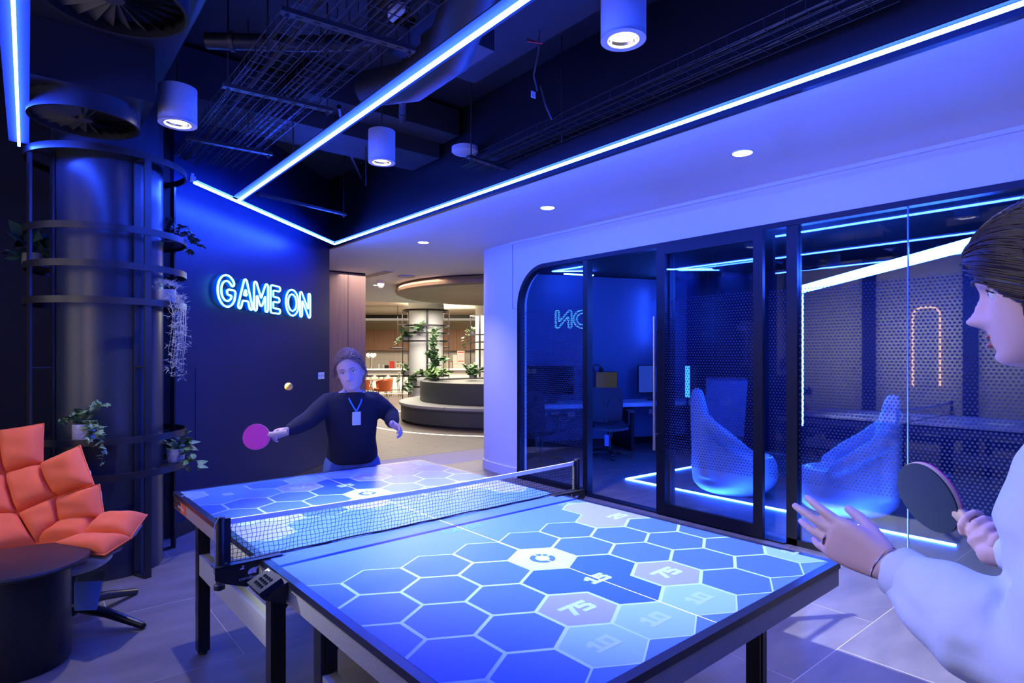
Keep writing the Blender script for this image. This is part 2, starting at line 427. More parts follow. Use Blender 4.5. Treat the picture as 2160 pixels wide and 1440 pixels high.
nose = [(GX+.14, 4.69), (GX, 4.69), (GX, 4.79)]+[(GX+.14-.14*math.cos(a), 4.79+.75*math.sin(a)) for a in [PI/2*k/16 for k in range(1, 17)]]+[(4.9, 6.5), (5.40, 6.52), (5.42, 6.36), (5.2, 6.2), (4.45, 5.2)]
nose2 = [(GX, 4.79)]+nose[3:-1]+[(4.45, 5.2)]
struct('wall_end', MB().poly(nose, 0, 2.0598).poly([(GX+.1405, 4.70)]+nose2, 2.0602, zc), whitew, True)
nb = [(GX-.016, 4.70), (GX-.016, 4.79)]+[(GX+.14-.156*math.cos(a), 4.79+.766*math.sin(a)) for a in [PI/2*k/16 for k in range(1, 17)]]
nb2 = [(x+.02, y-.004) for x, y in nb][::-1]
struct('baseboard_right', MB().poly(nb+nb2, 0, .115), whitew, True)
struct('trim_4', MB().box((GX-.03, -4, zc-.03), (GX+.02, 4.79, zc-.001)), whitew)

# dark glazing frame
fm = MB()
Ai = arch_pts(.43, 4.645, 2.50)
ring_o = [p for p in A if p[1] > 1.99]; 
fo = [(4.69, 0)]+A+[(-4, 2.545)]; fi = [(4.645, 0)]+Ai+[(-4, 2.50)]
b0 = len(fm.v)
for x in (GX-.012, GX+.07):
    fm.v += [(x, y, z) for y, z in fo]+[(x, y, z) for y, z in fi]
nn = len(fo)
for i in range(nn-1):
    o0, o1, i0, i1 = i, i+1, nn+i, nn+i+1; q = 2*nn
    for f in ((o0, o1, i1, i0), (q+o0, q+i0, q+i1, q+o1), (o0, q+o0, q+o1, o1), (i0, i1, q+i1, q+i0)):
        fm.f.append(f); fm.mi.append(0)
glz = struct('window_1', fm, doormat)
def post(y0, y1, z0=0, z1=2.505, x0=GX-.012, x1=GX+.07, nm='mullion'): return part(nm, MB().box((x0, y0, z0), (x1, y1, z1)), doormat, glz)
post(3.535, 3.60); post(1.318, 1.402); post(2.50, 2.56, x0=GX+.0, x1=GX+.08)
part('bottom_rail', MB().box((GX-.012, 3.55, .001), (GX+.07, 4.66, .05)), doormat, glz)
part('bottom_rail', MB().box((GX-.012, -4, .001), (GX+.07, 1.40, .05)), doormat, glz)
part('floor_track', MB().box((GX-.05, 1.40, .001), (GX+.06, 3.54, .012)), doormat, glz)
def pane(y0, y1, x, pts=None, parent=glz):
    if pts: return part('pane', wall_yz(MB(), pts, x, x+.012), glass, parent)
    return part('pane', MB().box((x, y0, .05), (x+.012, y1, 2.50)), glass, parent)
pp = ([(3.60, .05), (4.646, .05)]+[p for p in Ai if p[0] > 3.6]+[(3.60, 2.50)])
pane(0, 0, GX+.02, pp); pane(.579, 1.318, GX+.02); pane(-4, .573, GX+.02); pane(1.402, 2.50, GX+.03)
part('glass_joint', MB().box((GX+.016, .573, .05), (GX+.036, .579, 2.5)), mat('polished_glass_edge', (.25, .45, .6), .2), glz)
# sliding door standing open in front of the next pane
door = struct('door_1', MB().box((GX-.075, 2.505, .015), (GX-.035, 2.60, 2.50)), doormat)
for y in ((1.565, 1.645),): part('stile', MB().box((GX-.075, y[0], .015), (GX-.035, y[1], 2.50)), doormat, door)
part('rail', MB().box((GX-.075, 1.645, .015), (GX-.035, 2.505, .115)), doormat, door)
part('rail', MB().box((GX-.075, 1.645, 2.42), (GX-.035, 2.505, 2.50)), doormat, door)
part('pane', MB().box((GX-.060, 1.645, .115), (GX-.050, 2.505, 2.42)), glass, door)
hd = MB().tube([(GX-.125, 2.585, .605), (GX-.125, 2.585, 1.845)], .014, 12)
for z in (.75, 1.70): hd.tube([(GX-.125, 2.585, z), (GX-.07, 2.585, z)], .008, 8)
part('door_handle', hd, chrome, door, True)
def filmq(y0, y1, x, parent):
    return part('dot_film', MB().add([(x, y0, .488), (x, y1, .488), (x, y1, 2.02), (x, y0, 2.02)], [(0, 1, 2, 3)]), film, parent, world=False)
filmq(3.60, 4.64, GX+.018, glz); filmq(1.402, 1.565, GX+.028, glz); filmq(-4, 1.318, GX+.018, glz); filmq(1.645, 2.505, GX-.062, door)

# game room behind the glass
gb = Vector((.93, -.3676, 0)).normalized(); gp = Vector((5.763, 6.281, 0))
GM = Matrix(((gb.x, -gb.y, 0, gp.x), (gb.y, gb.x, 0, gp.y), (0, 0, 1, 0), (0, 0, 0, 1)))     # local x along, y into the wall
struct('wall_room_back', MB().box((-.40, 0, 0), (3.6, .1, 2.79), GM), roomw)
struct('baseboard_room', MB().box((-.38, -.012, 0), (3.6, 0, .10), GM), black)
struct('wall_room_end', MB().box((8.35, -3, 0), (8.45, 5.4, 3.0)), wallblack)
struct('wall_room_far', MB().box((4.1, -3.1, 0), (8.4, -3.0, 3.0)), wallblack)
struct('ceiling', MB().poly([(GX+.15, -3), (8.6, -3), (8.6, 5.4), (5.45, 6.5), (5.25, 6.3), (4.5, 5.3), (GX+.15, 4.75)], 2.80, 2.86), void)

# ================================================================== LIGHT STRIPS
def led(name, pts, label, board=.10, m=ledm, w=.013, z=2.81, group='blue light strips on the ceiling', up=.02):
    """strip with a slim halo board above it"""
    b = MB(); s = MB()
    for p0, p1 in zip(pts[:-1], pts[1:]):
        p0 = Vector((*p0, z)); p1 = Vector((*p1, z)); s.beam(p0, p1, w, .016)
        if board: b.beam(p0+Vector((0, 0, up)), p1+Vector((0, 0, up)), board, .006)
    c = Vector((*pts[0], z)); t = thing(name, label, 'light strip', c, 0, group)
    part('diffuser', s, m, t)
    if board: part('halo_board', b, MATS['black_matt'], t)  # added board, lit by the strip so a halo shows around it
    return t
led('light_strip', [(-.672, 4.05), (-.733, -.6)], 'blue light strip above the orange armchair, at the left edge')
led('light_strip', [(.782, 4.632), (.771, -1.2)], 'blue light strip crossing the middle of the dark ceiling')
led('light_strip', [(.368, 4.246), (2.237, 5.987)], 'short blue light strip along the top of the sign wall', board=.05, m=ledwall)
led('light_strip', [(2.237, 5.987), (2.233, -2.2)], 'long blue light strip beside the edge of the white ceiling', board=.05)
# clip at the end of the wall strip
single('strip_clip', MB().box((.33, 4.20, 2.81), (.37, 4.24, 2.845)).box((.34, 4.21, 2.845), (.36, 4.23, 2.87)), silverb, 'small metal clip at the left end of the wall light strip', 'clip')
tf = thing('light_strip', 'blue light strip let into the floor around the white chairs', 'light strip', (4.95, 3.82, 0), 0, 'blue light strips in the glass room')
part('diffuser', MB().beam((4.95, 3.80, .006), (4.945, .53, .006), .03, .012).beam((4.95, 3.80, .006), (6.5, 3.74, .006), .03, .012), ledroom, tf)
tw = thing('light_strip', 'wide bright angled light band rising over the glass room', 'light strip', (6.37, 2.38, .66), 0, 'blue light strips in the glass room')
a0 = Vector((6.371, 2.383, 2.30)); a1 = Vector((4.36, .22, 2.31)); side = Vector((.68, -.73, 0))
part('diffuser', MB().rings([[a0+side*0, a0+Vector((0, 0, -.085)), a0+side*.03+Vector((0, 0, -.085)), a0+side*.03], [a1, a1+Vector((0, 0, -.082)), a1+side*.03+Vector((0, 0, -.082)), a1+side*.03]]), ledroom, tw)
part('diffuser', MB().beam((6.371, 2.383, .668), (6.371, 2.383, 2.2), .06, .03, (1, 0, 0)), ledroom, tw)

# ================================================================== GAME ON sign: rounded letter outlines as glowing tube
def contour(strokes, d, h=.012):
    """closed iso-lines at distance d round a set of polyline strokes (marching squares)"""
    P = np.array([p for s in strokes for p in s]); lo = P.min(0)-d*1.6; hi = P.max(0)+d*1.6
    nx = int((hi[0]-lo[0])/h)+2; ny = int((hi[1]-lo[1])/h)+2
    X, Y = np.meshgrid(lo[0]+np.arange(nx)*h, lo[1]+np.arange(ny)*h, indexing='ij'); D = np.full(X.shape, 9.)
    for s in strokes:
        for a, b in zip(s[:-1], s[1:]):
            ax, ay = a; bx, by = b; L = (bx-ax)**2+(by-ay)**2+1e-12
            t = np.clip(((X-ax)*(bx-ax)+(Y-ay)*(by-ay))/L, 0, 1); D = np.minimum(D, np.hypot(X-ax-t*(bx-ax), Y-ay-t*(by-ay)))
    F = D-d; seg = {}
    def cut(i0, j0, i1, j1):
        a = F[i0, j0]; b = F[i1, j1]; t = a/(a-b); return ((X[i0, j0]+t*(X[i1, j1]-X[i0, j0])), (Y[i0, j0]+t*(Y[i1, j1]-Y[i0, j0])))
    nxt = {}; pos = {}
    I = F < 0
    for i in range(nx-1):
        for j in range(ny-1):
            c = (I[i, j], I[i+1, j], I[i+1, j+1], I[i, j+1])
            if all(c) or not any(c): continue
            E = [((i, j), (i+1, j)), ((i+1, j), (i+1, j+1)), ((i+1, j+1), (i, j+1)), ((i, j+1), (i, j))]
            ins = [k for k in range(4) if c[k] and not c[(k+1) % 4]]; out = [k for k in range(4) if not c[k] and c[(k+1) % 4]]
            for a, b in zip(ins, out if len(out) == 1 else out[::-1]):
                ka = tuple(sorted(E[a])); kb = tuple(sorted(E[b])); pos[ka] = cut(*E[a][0], *E[a][1]); pos[kb] = cut(*E[b][0], *E[b][1]); nxt[ka] = kb
    loops = []
    while nxt:
        k0 = next(iter(nxt)); k = k0; lp = []
        while k in nxt: lp.append(pos[k]); k = nxt.pop(k)
        if len(lp) > 8: loops.append(lp)
    out = []
    for lp in loops:
        q = np.array(lp)
        for _ in range(4): q = (np.roll(q, 1, 0)+q*2+np.roll(q, -1, 0))/4
        out.append(q[::2])
    return out
def arc(cx, cy, rx, ry, a0, a1, n=20): return [(cx+rx*math.cos(R(a0+(a1-a0)*k/n)), cy+ry*math.sin(R(a0+(a1-a0)*k/n))) for k in range(n+1)]
LT = {'G': [arc(.5, .5, .5, .5, 40, 325)+[(.98, .46), (.62, .46)]], 'A': [[(0, 0), (.5, 1), (1, 0)], [(.22, .34), (.78, .34)]],
      'M': [[(0, 0), (.0, 1), (.5, .22), (1, 1), (1, 0)]], 'E': [[(1, 1), (0, 1), (0, 0), (1, 0)], [(0, .5), (.9, .5)]],
      'O': [arc(.5, .5, .5, .5, 0, 360, 40)], 'N': [[(0, 0), (0, 1), (1, 0), (1, 1)]]}
sign = thing('neon_sign', 'blue glowing outlined letters reading GAME ON high on the dark wall', 'sign', WP(1.4, 2.07, .06), 0)
zb, zt = 1.925, 2.222
for ch, s0, s1 in (('G', .49, .775), ('A', .805, 1.055), ('M', 1.075, 1.342), ('E', 1.385, 1.590), ('O', 1.700, 2.000), ('N', 2.025, 2.288)):
    dd = .030; sw = s1-s0-2*dd; sh = zt-zb-2*dd
    st = [[(s0+dd+x*sw, zb+dd+y*sh) for x, y in s] for s in LT[ch]]
    mb = MB(); bk = MB()
    for lp in contour(st, dd-.004, .006):
        pts = [WP(p[0], p[1], .055) for p in lp]; n = len(pts); rs = []
        q = []
        for i in range(n):
            t = (pts[(i+1) % n]-pts[i-1]).normalized(); v = t.cross(WN)
            q.append([pts[i]+(v*math.cos(a)+WN*math.sin(a))*.0085 for a in [2*PI*k/6 for k in range(6)]])
        q.append(q[0]); mb.rings(q, cap=False)
        q = []
        for i in range(n):
            t = (pts[(i+1) % n]-pts[i-1]).normalized(); v = t.cross(WN)
            q.append([pts[i]+v*.006-WN*.012, pts[i]+v*.006-WN*.04, pts[i]-v*.006-WN*.04, pts[i]-v*.006-WN*.012])
        q.append(q[0]); bk.rings(q, cap=False)
    o = part('letter', mb, neonm, sign, True); part('letter_return', bk, acryl, o)
def socket(name, c, ux, n, w, h, label, group=None):
    t = thing(name, label, 'socket', c, 0, group); c = Vector(c); ux = Vector(ux); n = Vector(n); M = Matrix(((ux.x, n.x, 0, c.x), (ux.y, n.y, 0, c.y), (0, 0, 1, c.z), (0, 0, 0, 1)))
    part('plate', MB().box((-w/2, 0, 0), (w/2, .008, h), M), ivory, t); part('switch', MB().box((-w*.22, .006, h*.3), (w*.22, .013, h*.7), M), silverb, t); return t
socket('wall_switch', WP(2.64, 1.19, 0), WD, WN, .075, .085, 'left one of two white switch plates on the dark wall')
socket('wall_switch', WP(2.73, 1.19, 0), WD, WN, .075, .085, 'right one of two white switch plates on the dark wall')

# ================================================================== ROUND COLUMN WITH PLANT RINGS
CC = Vector((-.179, 4.205, 0))
colm = mat('dark_column_paint', (.020, .027, .044), .30, bump=.05, bscale=30)
col = single('round_column', MB().cyl((CC.x, CC.y, 0), .327, 3.75, 72), colm, 'round dark painted column inside the black shelf frame', 'column', smooth=True)
fr = thing('plant_frame', 'black steel frame of hoops and posts around the dark column', 'shelving frame', CC)
for z in (2.805, 2.306, 2.068, 1.837, .931, .698): part('hoop', MB().hoop((CC.x, CC.y, z-.022), .478, .044, .012, 72), blackm, fr, True)
toC = math.atan2(-.84868-CC.y, -.69359-CC.x)       # direction of the seating side
rad = lambda a, r: Vector((CC.x+math.cos(a)*r, CC.y+math.sin(a)*r, 0))
for a in (toC+R(27), toC-R(67), toC+R(118), toC-R(152)):
    e = Vector((math.cos(a), math.sin(a), 0)); t = Vector((-e.y, e.x, 0)); M = Matrix(((e.x, t.x, 0, CC.x), (e.y, t.y, 0, CC.y), (0, 0, 1, 0), (0, 0, 0, 1)))
    part('post', MB().box((.455, -.022, .012), (.470, .022, 2.80), M), blackm, fr)
    part('post', MB().box((.333, -.022, .012), (.345, .022, 2.80), M), blackm, fr)
    part('foot', MB().box((.333, -.022, 0), (.470, .022, .012), M), blackm, fr)
    for z in (1.40, 2.79): part('rung', MB().box((.34, -.012, z), (.46, .012, z+.010), M), blackm, fr)
def shelfplate(a, z, w=.26):
    mb = MB(); n = 8; A = [a-w/.4/2+w/.4*k/n for k in range(n+1)]
    mb.rings([[(CC.x+math.cos(q)*r, CC.y+math.sin(q)*r, zz) for r, zz in ((.332, z-.006), (.466, z-.006), (.466, z), (.332, z))] for q in A]); part('shelf', mb, blackm, fr)
aA, aB, aC, aD = toC+R(82), toC-R(92), toC+R(90), toC-R(6)
shelfplate(toC+R(98), 2.306, .4); shelfplate(toC+R(52), 1.837, .3); shelfplate(toC+R(84), .698, .4); shelfplate(toC-R(20), .931, .4); shelfplate(toC-R(97), 2.068, .4)

# ------------------------------------------------------------------ plants
def leaf_mesh(kind, m):
    if kind == 'ivy': pts = [(0, 0), (.42, -.12), (.55, .22), (.36, .36), (.50, .72), (.20, .66), (0, 1.1), (-.20, .66), (-.50, .72), (-.36, .36), (-.55, .22), (-.42, -.12)]
    elif kind == 'long': pts = [(0, 0), (.16, .2), (.2, .5), (.12, .8), (0, 1.1), (-.12, .8), (-.2, .5), (-.16, .2)]
    else: pts = [(0, 0), (.30, .05), (.42, .32), (.30, .66), (0, 1.1), (-.30, .66), (-.42, .32), (-.30, .05)]
    mb = MB(); n = len(pts); v = [(x, y, -abs(x)*.35-.12*y*y) for x, y in pts]+[(0, .42, .0)]
    mb.add(v, [(i, (i+1) % n, n) for i in range(n)]); return mb.mesh('leaf', m)
LEAF = {'ivy': leaf_mesh('ivy', leafd), 'pothos': leaf_mesh('heart', leafg), 'dark': leaf_mesh('heart', leafk), 'ivydark': leaf_mesh('ivy', leafk), 'fern': leaf_mesh('long', leafg), 'big': leaf_mesh('heart', leafd)}
def leaf(parent, kind, p, d, s, roll=0.0):
    d = Vector(d).normalized(); up = Vector((0, 0, 1)); sd = d.cross(up); sd = sd.normalized() if sd.length > .05 else Vector((1, 0, 0)); n = sd.cross(d)
    M = Matrix((sd, d, n)).transposed().to_4x4() @ Matrix.Rotation(roll, 4, 'Y') @ Matrix.Scale(s, 4); M.translation = p
    o = bpy.data.objects.new('leaf', LEAF[kind]); COL.objects.link(o); o.parent = parent; o.matrix_local = RM[parent.name].inverted() @ M; return o
def pot_plant(name, label, loc, pot_r, pot_h, potmat, stems, kind, ls, per, cat='plant', group=None, rz=0.0, thick=.0025):
    t = thing(name, label, cat, loc, 0, group); L = Vector(loc); rnd = random.Random(len(label)*7+int(loc[0]*100))
    if pot_r:
        mb = MB().lathe([(pot_r*.86, 0), (pot_r, pot_h*.15), (pot_r, pot_h), (pot_r*.9, pot_h), (pot_r*.88, pot_h*.86)], 28, loc); part('pot', mb, potmat, t, True)
        part('soil', MB().cyl((L.x, L.y, L.z+pot_h*.84), pot_r*.885, .004, 20), soil, t)
    sb = MB()
    for st in stems:
        P = [L+Vector(p) for p in st]; fine = []
        for a, b in zip(P[:-1], P[1:]):
            for k in range(4): fine.append(a.lerp(b, k/4))
        fine.append(P[-1]); sb.tube(fine, thick, 5)
        per_ = int(per*1.5)
        for i in range(per_):
            f = (i+.6)/per_*(len(fine)-1); k = min(int(f), len(fine)-2); p = fine[k].lerp(fine[k+1], f-k); d = fine[k+1]-fine[k]
            a = rnd.random()*2*PI; dd = d.normalized()*.5+Vector((math.cos(a), math.sin(a), rnd.uniform(-.5, .6)))
            leaf(t, kind, p, dd, ls*1.15*rnd.uniform(.7, 1.25), rnd.uniform(-.7, .7))
    part('stem', sb, stemm, t); return t
def polar(a, r, z): p = rad(a, r); return (p.x, p.y, z)
tx = Vector((.769, -.639, 0)); ty = Vector((-.639, -.769, 0))      # to the right along the picture, towards the seating
def S(*q): return [tuple(tx*a+ty*b+Vector((0, 0, c))) for a, b, c in q]
pot_plant('potted_ivy', 'trailing ivy in a white pot on the lower hoop above the armchair', polar(toC-R(20), .40, .932), .062, .115, potw,
          [S((0, 0, .11), (.05, .02, .17), (.11, .03, .235), (.155, .02, .245)), S((0, 0, .11), (-.07, .02, .16), (-.12, .02, .145)), S((.02, 0, .11), (.08, .05, .14), (.15, .09, .09), (.20, .12, .04)),
           S((0, .02, .11), (.06, .06, .10), (.10, .08, .03)), S((.03, .02, .1), (.16, .10, .05), (.22, .13, -.02), (.20, .13, -.12)), S((0, 0, .11), (.03, -.02, .18), (-.03, .0, .2)), S((0, 0, .12), (.10, .03, .14), (.14, .06, .10)), S((0, .02, .12), (-.04, .04, .17), (.03, .05, .20))], 'ivy', .038, 8)
pot_plant('potted_pothos', 'glossy trailing plant in a white pot on the lowest hoop by the sign wall', polar(toC+R(85), .405, .699), .058, .10, potw,
          [S((0, 0, .1), (.06, .03, .19), (.13, .05, .16), (.17, .06, .06)), S((0, 0, .1), (.1, .03, .12), (.18, .05, .02), (.21, .06, -.03)), S((0, 0, .1), (-.05, .03, .16), (-.02, .06, .12)), S((.02, 0, .1), (.1, .05, .08), (.14, .08, -.03)),
           S((0, 0, .1), (.05, 0, .22), (.09, .02, .22)), S((0, 0, .1), (.08, .02, .16), (.12, .04, .10))], 'pothos', .055, 6)
pot_plant('potted_ivy', 'dark ivy in a round pot on the upper hoop against the blue wall', polar(toC+R(100), .41, 2.307), .06, .075, potg,
          [S((0, 0, .07), (.05, .02, .16), (.12, .03, .12), (.17, .03, .04)), S((0, 0, .07), (-.04, .02, .14), (-.02, .02, .18)), S((0, 0, .07), (.1, .02, .1), (.18, .03, .02), (.24, .04, -.02)), S((0, 0, .07), (.07, .04, .07), (.12, .06, -.03), (.16, .06, -.05))], 'ivydark', .04, 9)
pot_plant('potted_houseplant', 'broad leaved plant in shadow on the left side of the black frame', polar(toC-R(97), .42, 2.075), .07, .09, potg,
          [S((0, 0, .08), (-.06, .02, .20)), S((0, 0, .08), (.06, .02, .18)), S((0, 0, .08), (-.12, .02, .14)), S((0, 0, .08), (.10, .02, .10)), S((0, 0, .08), (-.02, .04, .26)), S((0, 0, .08), (-.2, .0, .12))], 'dark', .11, 3)
# hanging air plant: nobody could count its threads
am = thing('hanging_air_plant', 'pale feathery air plant spilling from a pot on the third hoop', 'plant', polar(toC+R(51), .42, 1.84))
aw = Vector(polar(toC+R(51), .42, 1.84)); rnd = random.Random(3)
part('pot', MB().lathe([(.05, 0), (.062, .015), (.062, .10), (.055, .10), (.052, .085)], 24, tuple(aw)), mat('glitter_pot', (.35, .38, .42), .35, .3), am, True)
mb = MB()
for i in range(430):
    u = rnd.random(); k = rnd.random()
    x = (-.05+.16*rnd.random()) if u < .4 else (.06+.10*rnd.random())
    top = .16-abs(x-.03)*.5 if u < .4 else .11-(x-.06)*.6
    z = top-(0 if u < .4 else (rnd.random()**1.15)*.60); x -= max(0, -.25-z)*.12
    p = aw+tx*x+ty*(.03+rnd.uniform(-.05, .06))+Vector((0, 0, z)); a = rnd.random()*2*PI; d = Vector((math.cos(a), math.sin(a), rnd.uniform(-.9, .7))).normalized()*rnd.uniform(.018, .04)
    q = Vector((rnd.uniform(-1, 1), rnd.uniform(-1, 1), rnd.uniform(-1, 1)))*.018
    mb.tube([p, p+d*.5+q*.4, p+d+q], [.0016, .0013, .0007], 3)
    for _ in range(2):
        e = Vector((rnd.uniform(-1, 1), rnd.uniform(-1, 1), rnd.uniform(-1, 1)))*.016; mb.tube([p+d*.5, p+d*.5+e], [.0012, .0005], 3)
for i in range(16):
    x = .05+.10*rnd.random(); L_ = rnd.uniform(.25, .58); P = [aw+tx*(x*.6+(x*.4+.02)*min(1, k/2)-.012*max(0, k-4))+ty*(.05+rnd.uniform(-.01, .01))+Vector((0, 0, .1-L_*k/6)) for k in range(7)]; mb.tube(P, .0014, 3)
part('foliage', mb, mossm, am, kind='stuff')

# ================================================================== CEILING SERVICES
def ceiling_can(loc, r, h, label, power=55, aim=None, cone=76):
    x, y, z = loc
    t = thing('ceiling_spotlight', label, 'ceiling light', loc, 0, 'white cylinder spotlights')
    part('housing', MB().lathe([(r, 0), (r, h), (r*.2, h+.004)], 40, loc, cap=False), canm, t, True)
    part('trim_ring', MB().hoop((x, y, z-.001), r, .012, r*.30, 40), whitem, t, True)
    part('reflector', MB().lathe([(r*.70, .012), (r*.60, .035), (r*.45, .05)], 32, loc, cap=False), reflector, t, True)
    part('lamp', MB().cyl((x, y, z+.022), r*.58, .006, 28), lampm, t)
    part('suspension_rod', MB().cyl((x, y, z+h), .006, 3.75-z-h, 8), service, t)
    l = light('ceiling_spotlight_beam', 'SPOT', (x, y, z+.018), power, (1, .90, .80) if aim is None else (.88, .92, 1.0), aim or (x, y, 0), spot_size=R(cone), spot_blend=1.0 if cone < 75 else .7, shadow_soft_size=.02); return t
ceiling_can((.06, 3.20, 2.87), .105, .215, 'white cylinder spotlight nearest the dark column', 125)
ceiling_can((1.339, 3.066, 2.87), .095, .225, 'white cylinder spotlight right of the middle light strip', 60)
ceiling_can((1.37, .868, 2.87), .099, .36, 'white cylinder spotlight nearest the camera at the top edge', 40)
ceiling_can((-1.24, .95, 2.87), .10, .22, 'white cylinder spotlight over the seating outside the frame', 170, aim=(.55, -.62, 1.05), cone=46)
ceiling_can((.06, -1.4, 2.87), .10, .22, 'added white cylinder spotlight behind the camera, lighting the woman', 12)  # added lamp out of view, lights the woman's left side
ceiling_can((-1.24, 3.2, 2.87), .10, .22, 'white cylinder spotlight beside the beige side wall', 7200, aim=(2.5, .0, 0), cone=45)
# recessed downlights in the white ceiling
def downlight(loc, label, r=.075, power=9, m=lampm, spot=True, z=zc):
    t = thing('downlight', label, 'ceiling light', (*loc, z), 0, 'downlights in the white ceiling')
    part('rim', MB().hoop((*loc, z-.006), r, .006, .010, 28), whitem, t); part('lamp', MB().cyl((*loc, z-.004), r*.86, .003, 24), m, t)
    if spot: light('downlight_beam', 'SPOT', (*loc, z-.02), power, (1, .88, .76), (*loc, 0), spot_size=R(100), spot_blend=.8, shadow_soft_size=.05)
downlight((3.137, 1.296), 'downlight on the right in the white ceiling above the sliding door', power=110)
downlight((3.148, 3.255), 'downlight in the white ceiling above the arched corner', power=110)
downlight((3.150, 5.474), 'small downlight in the white ceiling beside the light strip corner', power=110)
downlight((3.14, -.75), 'downlight in the white ceiling outside the frame', power=110)
downlight((5.5, 3.0), 'dim downlight in the glass room over the left white chair', .06, 4, lampdim, False, 2.79)
downlight((5.1, .62), 'dim downlight in the glass room near the womans head', .06, 4, lampdim, False, 2.79)

def swirl(loc, r, label):
    x, y, z = loc; t = thing('swirl_diffuser', label, 'air vent', loc, 0, 'round swirl air diffusers')
    part('rim', MB().hoop((x, y, z), r, .10, .014, 56), black, t, True); part('hub', MB().cyl((x, y, z+.015), .035, .02, 20), service, t)
    part('face', MB().cyl((x, y, z+.06), r-.014, .006, 40), void, t)
    vm = MB().add([(.05, -.010, .0), (.27*r/.29, -.024, .0), (.27*r/.29, .016, .028), (.05, .010, .012)], [(0, 1, 2, 3)]).mesh('vane', service)
    for k in range(24):
        o = bpy.data.objects.new('vane', vm); COL.objects.link(o); o.parent = t; o.location = (0, 0, .022); o.rotation_euler = (0, 0, 2*PI*k/24)
    part('plenum', MB().box((x-r*1.12, y-r*1.12, z+.10), (x+r*1.12, y+r*1.12, 3.20)), black, t)
    return t
swirl((-.406, 1.837, 2.80), .25, 'round swirl diffuser at the top left of the dark ceiling')
swirl((-.384, 3.314, 2.80), .265, 'round swirl diffuser above the top hoop of the column frame')
single('air_duct', MB().box((-.80, .2, 3.201), (.02, 3.85, 3.62)), black, 'black rectangular air duct along the left of the ceiling', 'air duct')

def tray(name, x0, x1, y0, y1, z, label, bend=0.0, step=.10, cables=5, h=.055):
    """wire mesh cable tray: long wires, cross wires bent up at the sides, a bundle of cables"""
    t = thing(name, label, 'cable tray', ((x0+x1)/2, y0, z), 0, 'wire cable trays under the ceiling'); rnd = random.Random(int(x0*91)+5)
    f = lambda y: bend*(y-y0)/(y1-y0)
    lw = MB(); n = 5
    for k in range(n): x = x0+(x1-x0)*k/(n-1); lw.tube([(x+f(y0), y0, z), (x+f(y1), y1, z)], .0026, 5)
    for x in (x0, x1): lw.tube([(x+f(y0), y0, z+h), (x+f(y1), y1, z+h)], .0026, 5)
    part('long_wire', lw, wire, t)
    cm = MB().tube([(0, 0, h), (0, 0, .004), (.004, 0, 0), (x1-x0-.004, 0, 0), (x1-x0, 0, .004), (x1-x0, 0, h)], .0026, 5).mesh('cross_wire', wire)
    for k in range(int((y1-y0)/step)):
        y = y0+step*k; o = bpy.data.objects.new('cross_wire', cm); COL.objects.link(o); o.parent = t; o.location = (x0+f(y)-(x0+x1)/2, y-y0, 0)
    cb = MB()
    for k in range(cables):
        P = []; xx = x0+(x1-x0)*rnd.uniform(.06, .94)
        for q in range(12): y = y0+(y1-y0)*q/11; P.append((min(x1-.008, max(x0+.008, xx+rnd.uniform(-.006, .006)))+f(y), y, z+.010+rnd.uniform(0, .012)))
        cb.tube(P, .006, 5)
    part('cable_bundle', cb, black, t, True)
    return t
tray('cable_tray', .30, .50, .9, 4.9, 3.10, 'narrow wire cable tray on the left under the ceiling')
tray('cable_tray', .56, .82, .9, 4.7, 3.10, 'wider wire cable tray next to the narrow one on the left')
tray('cable_tray', 2.08, 2.34, .1, 3.3, 3.06, 'wire cable tray full of cables running above the long light strip', .10)
def strut(p0, p1, label, grp='slotted support bars'):
    p0 = Vector(p0); p1 = Vector(p1); t = thing('support_bar', label, 'support bar', p0, 0, grp)
    d = (p1-p0).normalized(); L = (p1-p0).length
    part('channel', MB().beam(p0, p1, .042, .022), service, t)
    n = int(L/.08); sl = MB()
    for k in range(1, n): c = p0+d*(L*k/n)-Vector((0, 0, .0115)); sl.beam(c-d*.016, c+d*.016, .011, .0015)
    part('slot', sl, void, t)
    for q in (p0+d*.03, p1-d*.03): part('threaded_rod', MB().cyl((q.x, q.y, q.z-.04), .005, 3.75-q.z+.04, 8), service, t); part('nut', MB().cyl((q.x, q.y, q.z-.028), .012, .012, 6), service, t)
strut((.24, 1.93, 3.06), (.90, 1.86, 3.06), 'slotted support bar under the trays nearest the camera')
strut((.24, 2.92, 3.06), (.88, 2.86, 3.06), 'slotted support bar under the trays in the middle')
strut((.26, 4.0, 3.06), (.86, 3.96, 3.06), 'slotted support bar under the trays nearest the sign wall')
strut((2.02, 2.95, 3.03), (2.60, 3.02, 3.03), 'slotted support bar under the tray beside the white ceiling disc')
strut((1.05, 5.0, 3.0), (2.05, 5.25, 3.0), 'long support bar just above the corner of the light strips')
def pipe(P, r, label, m=service, name='ceiling_pipe', cat='pipe', grp='pipes under the ceiling'):
    t = thing(name, label, cat, P[0], 0, grp); part('run', MB().tube(P, r, 14), m, t, True)
    for a, b in zip(P[:-1], P[1:]):
        a = Vector(a); b = Vector(b)
        for k in (.25, .7): q = a.lerp(b, k); d = (b-a).normalized()*.012; part('clamp', MB().tube([q-d, q+d], r*1.22, 14), wire, t)
    return t
pipe([(1.28, 2.62, 3.41), (1.50, 3.05, 3.41), (1.75, 3.5, 3.41)], .028, 'pipe slanting behind the middle light strip', slab)
pipe([(.15, 2.9, 3.28), (.62, 2.6, 3.30), (.95, 2.45, 3.36)], .045, 'short fat pipe behind the left cable trays', black)
pipe([(1.25, 3.6, 3.42), (1.75, 4.5, 3.42), (2.2, 5.2, 3.42)], .018, 'thin pipe beyond the middle spotlight', black)
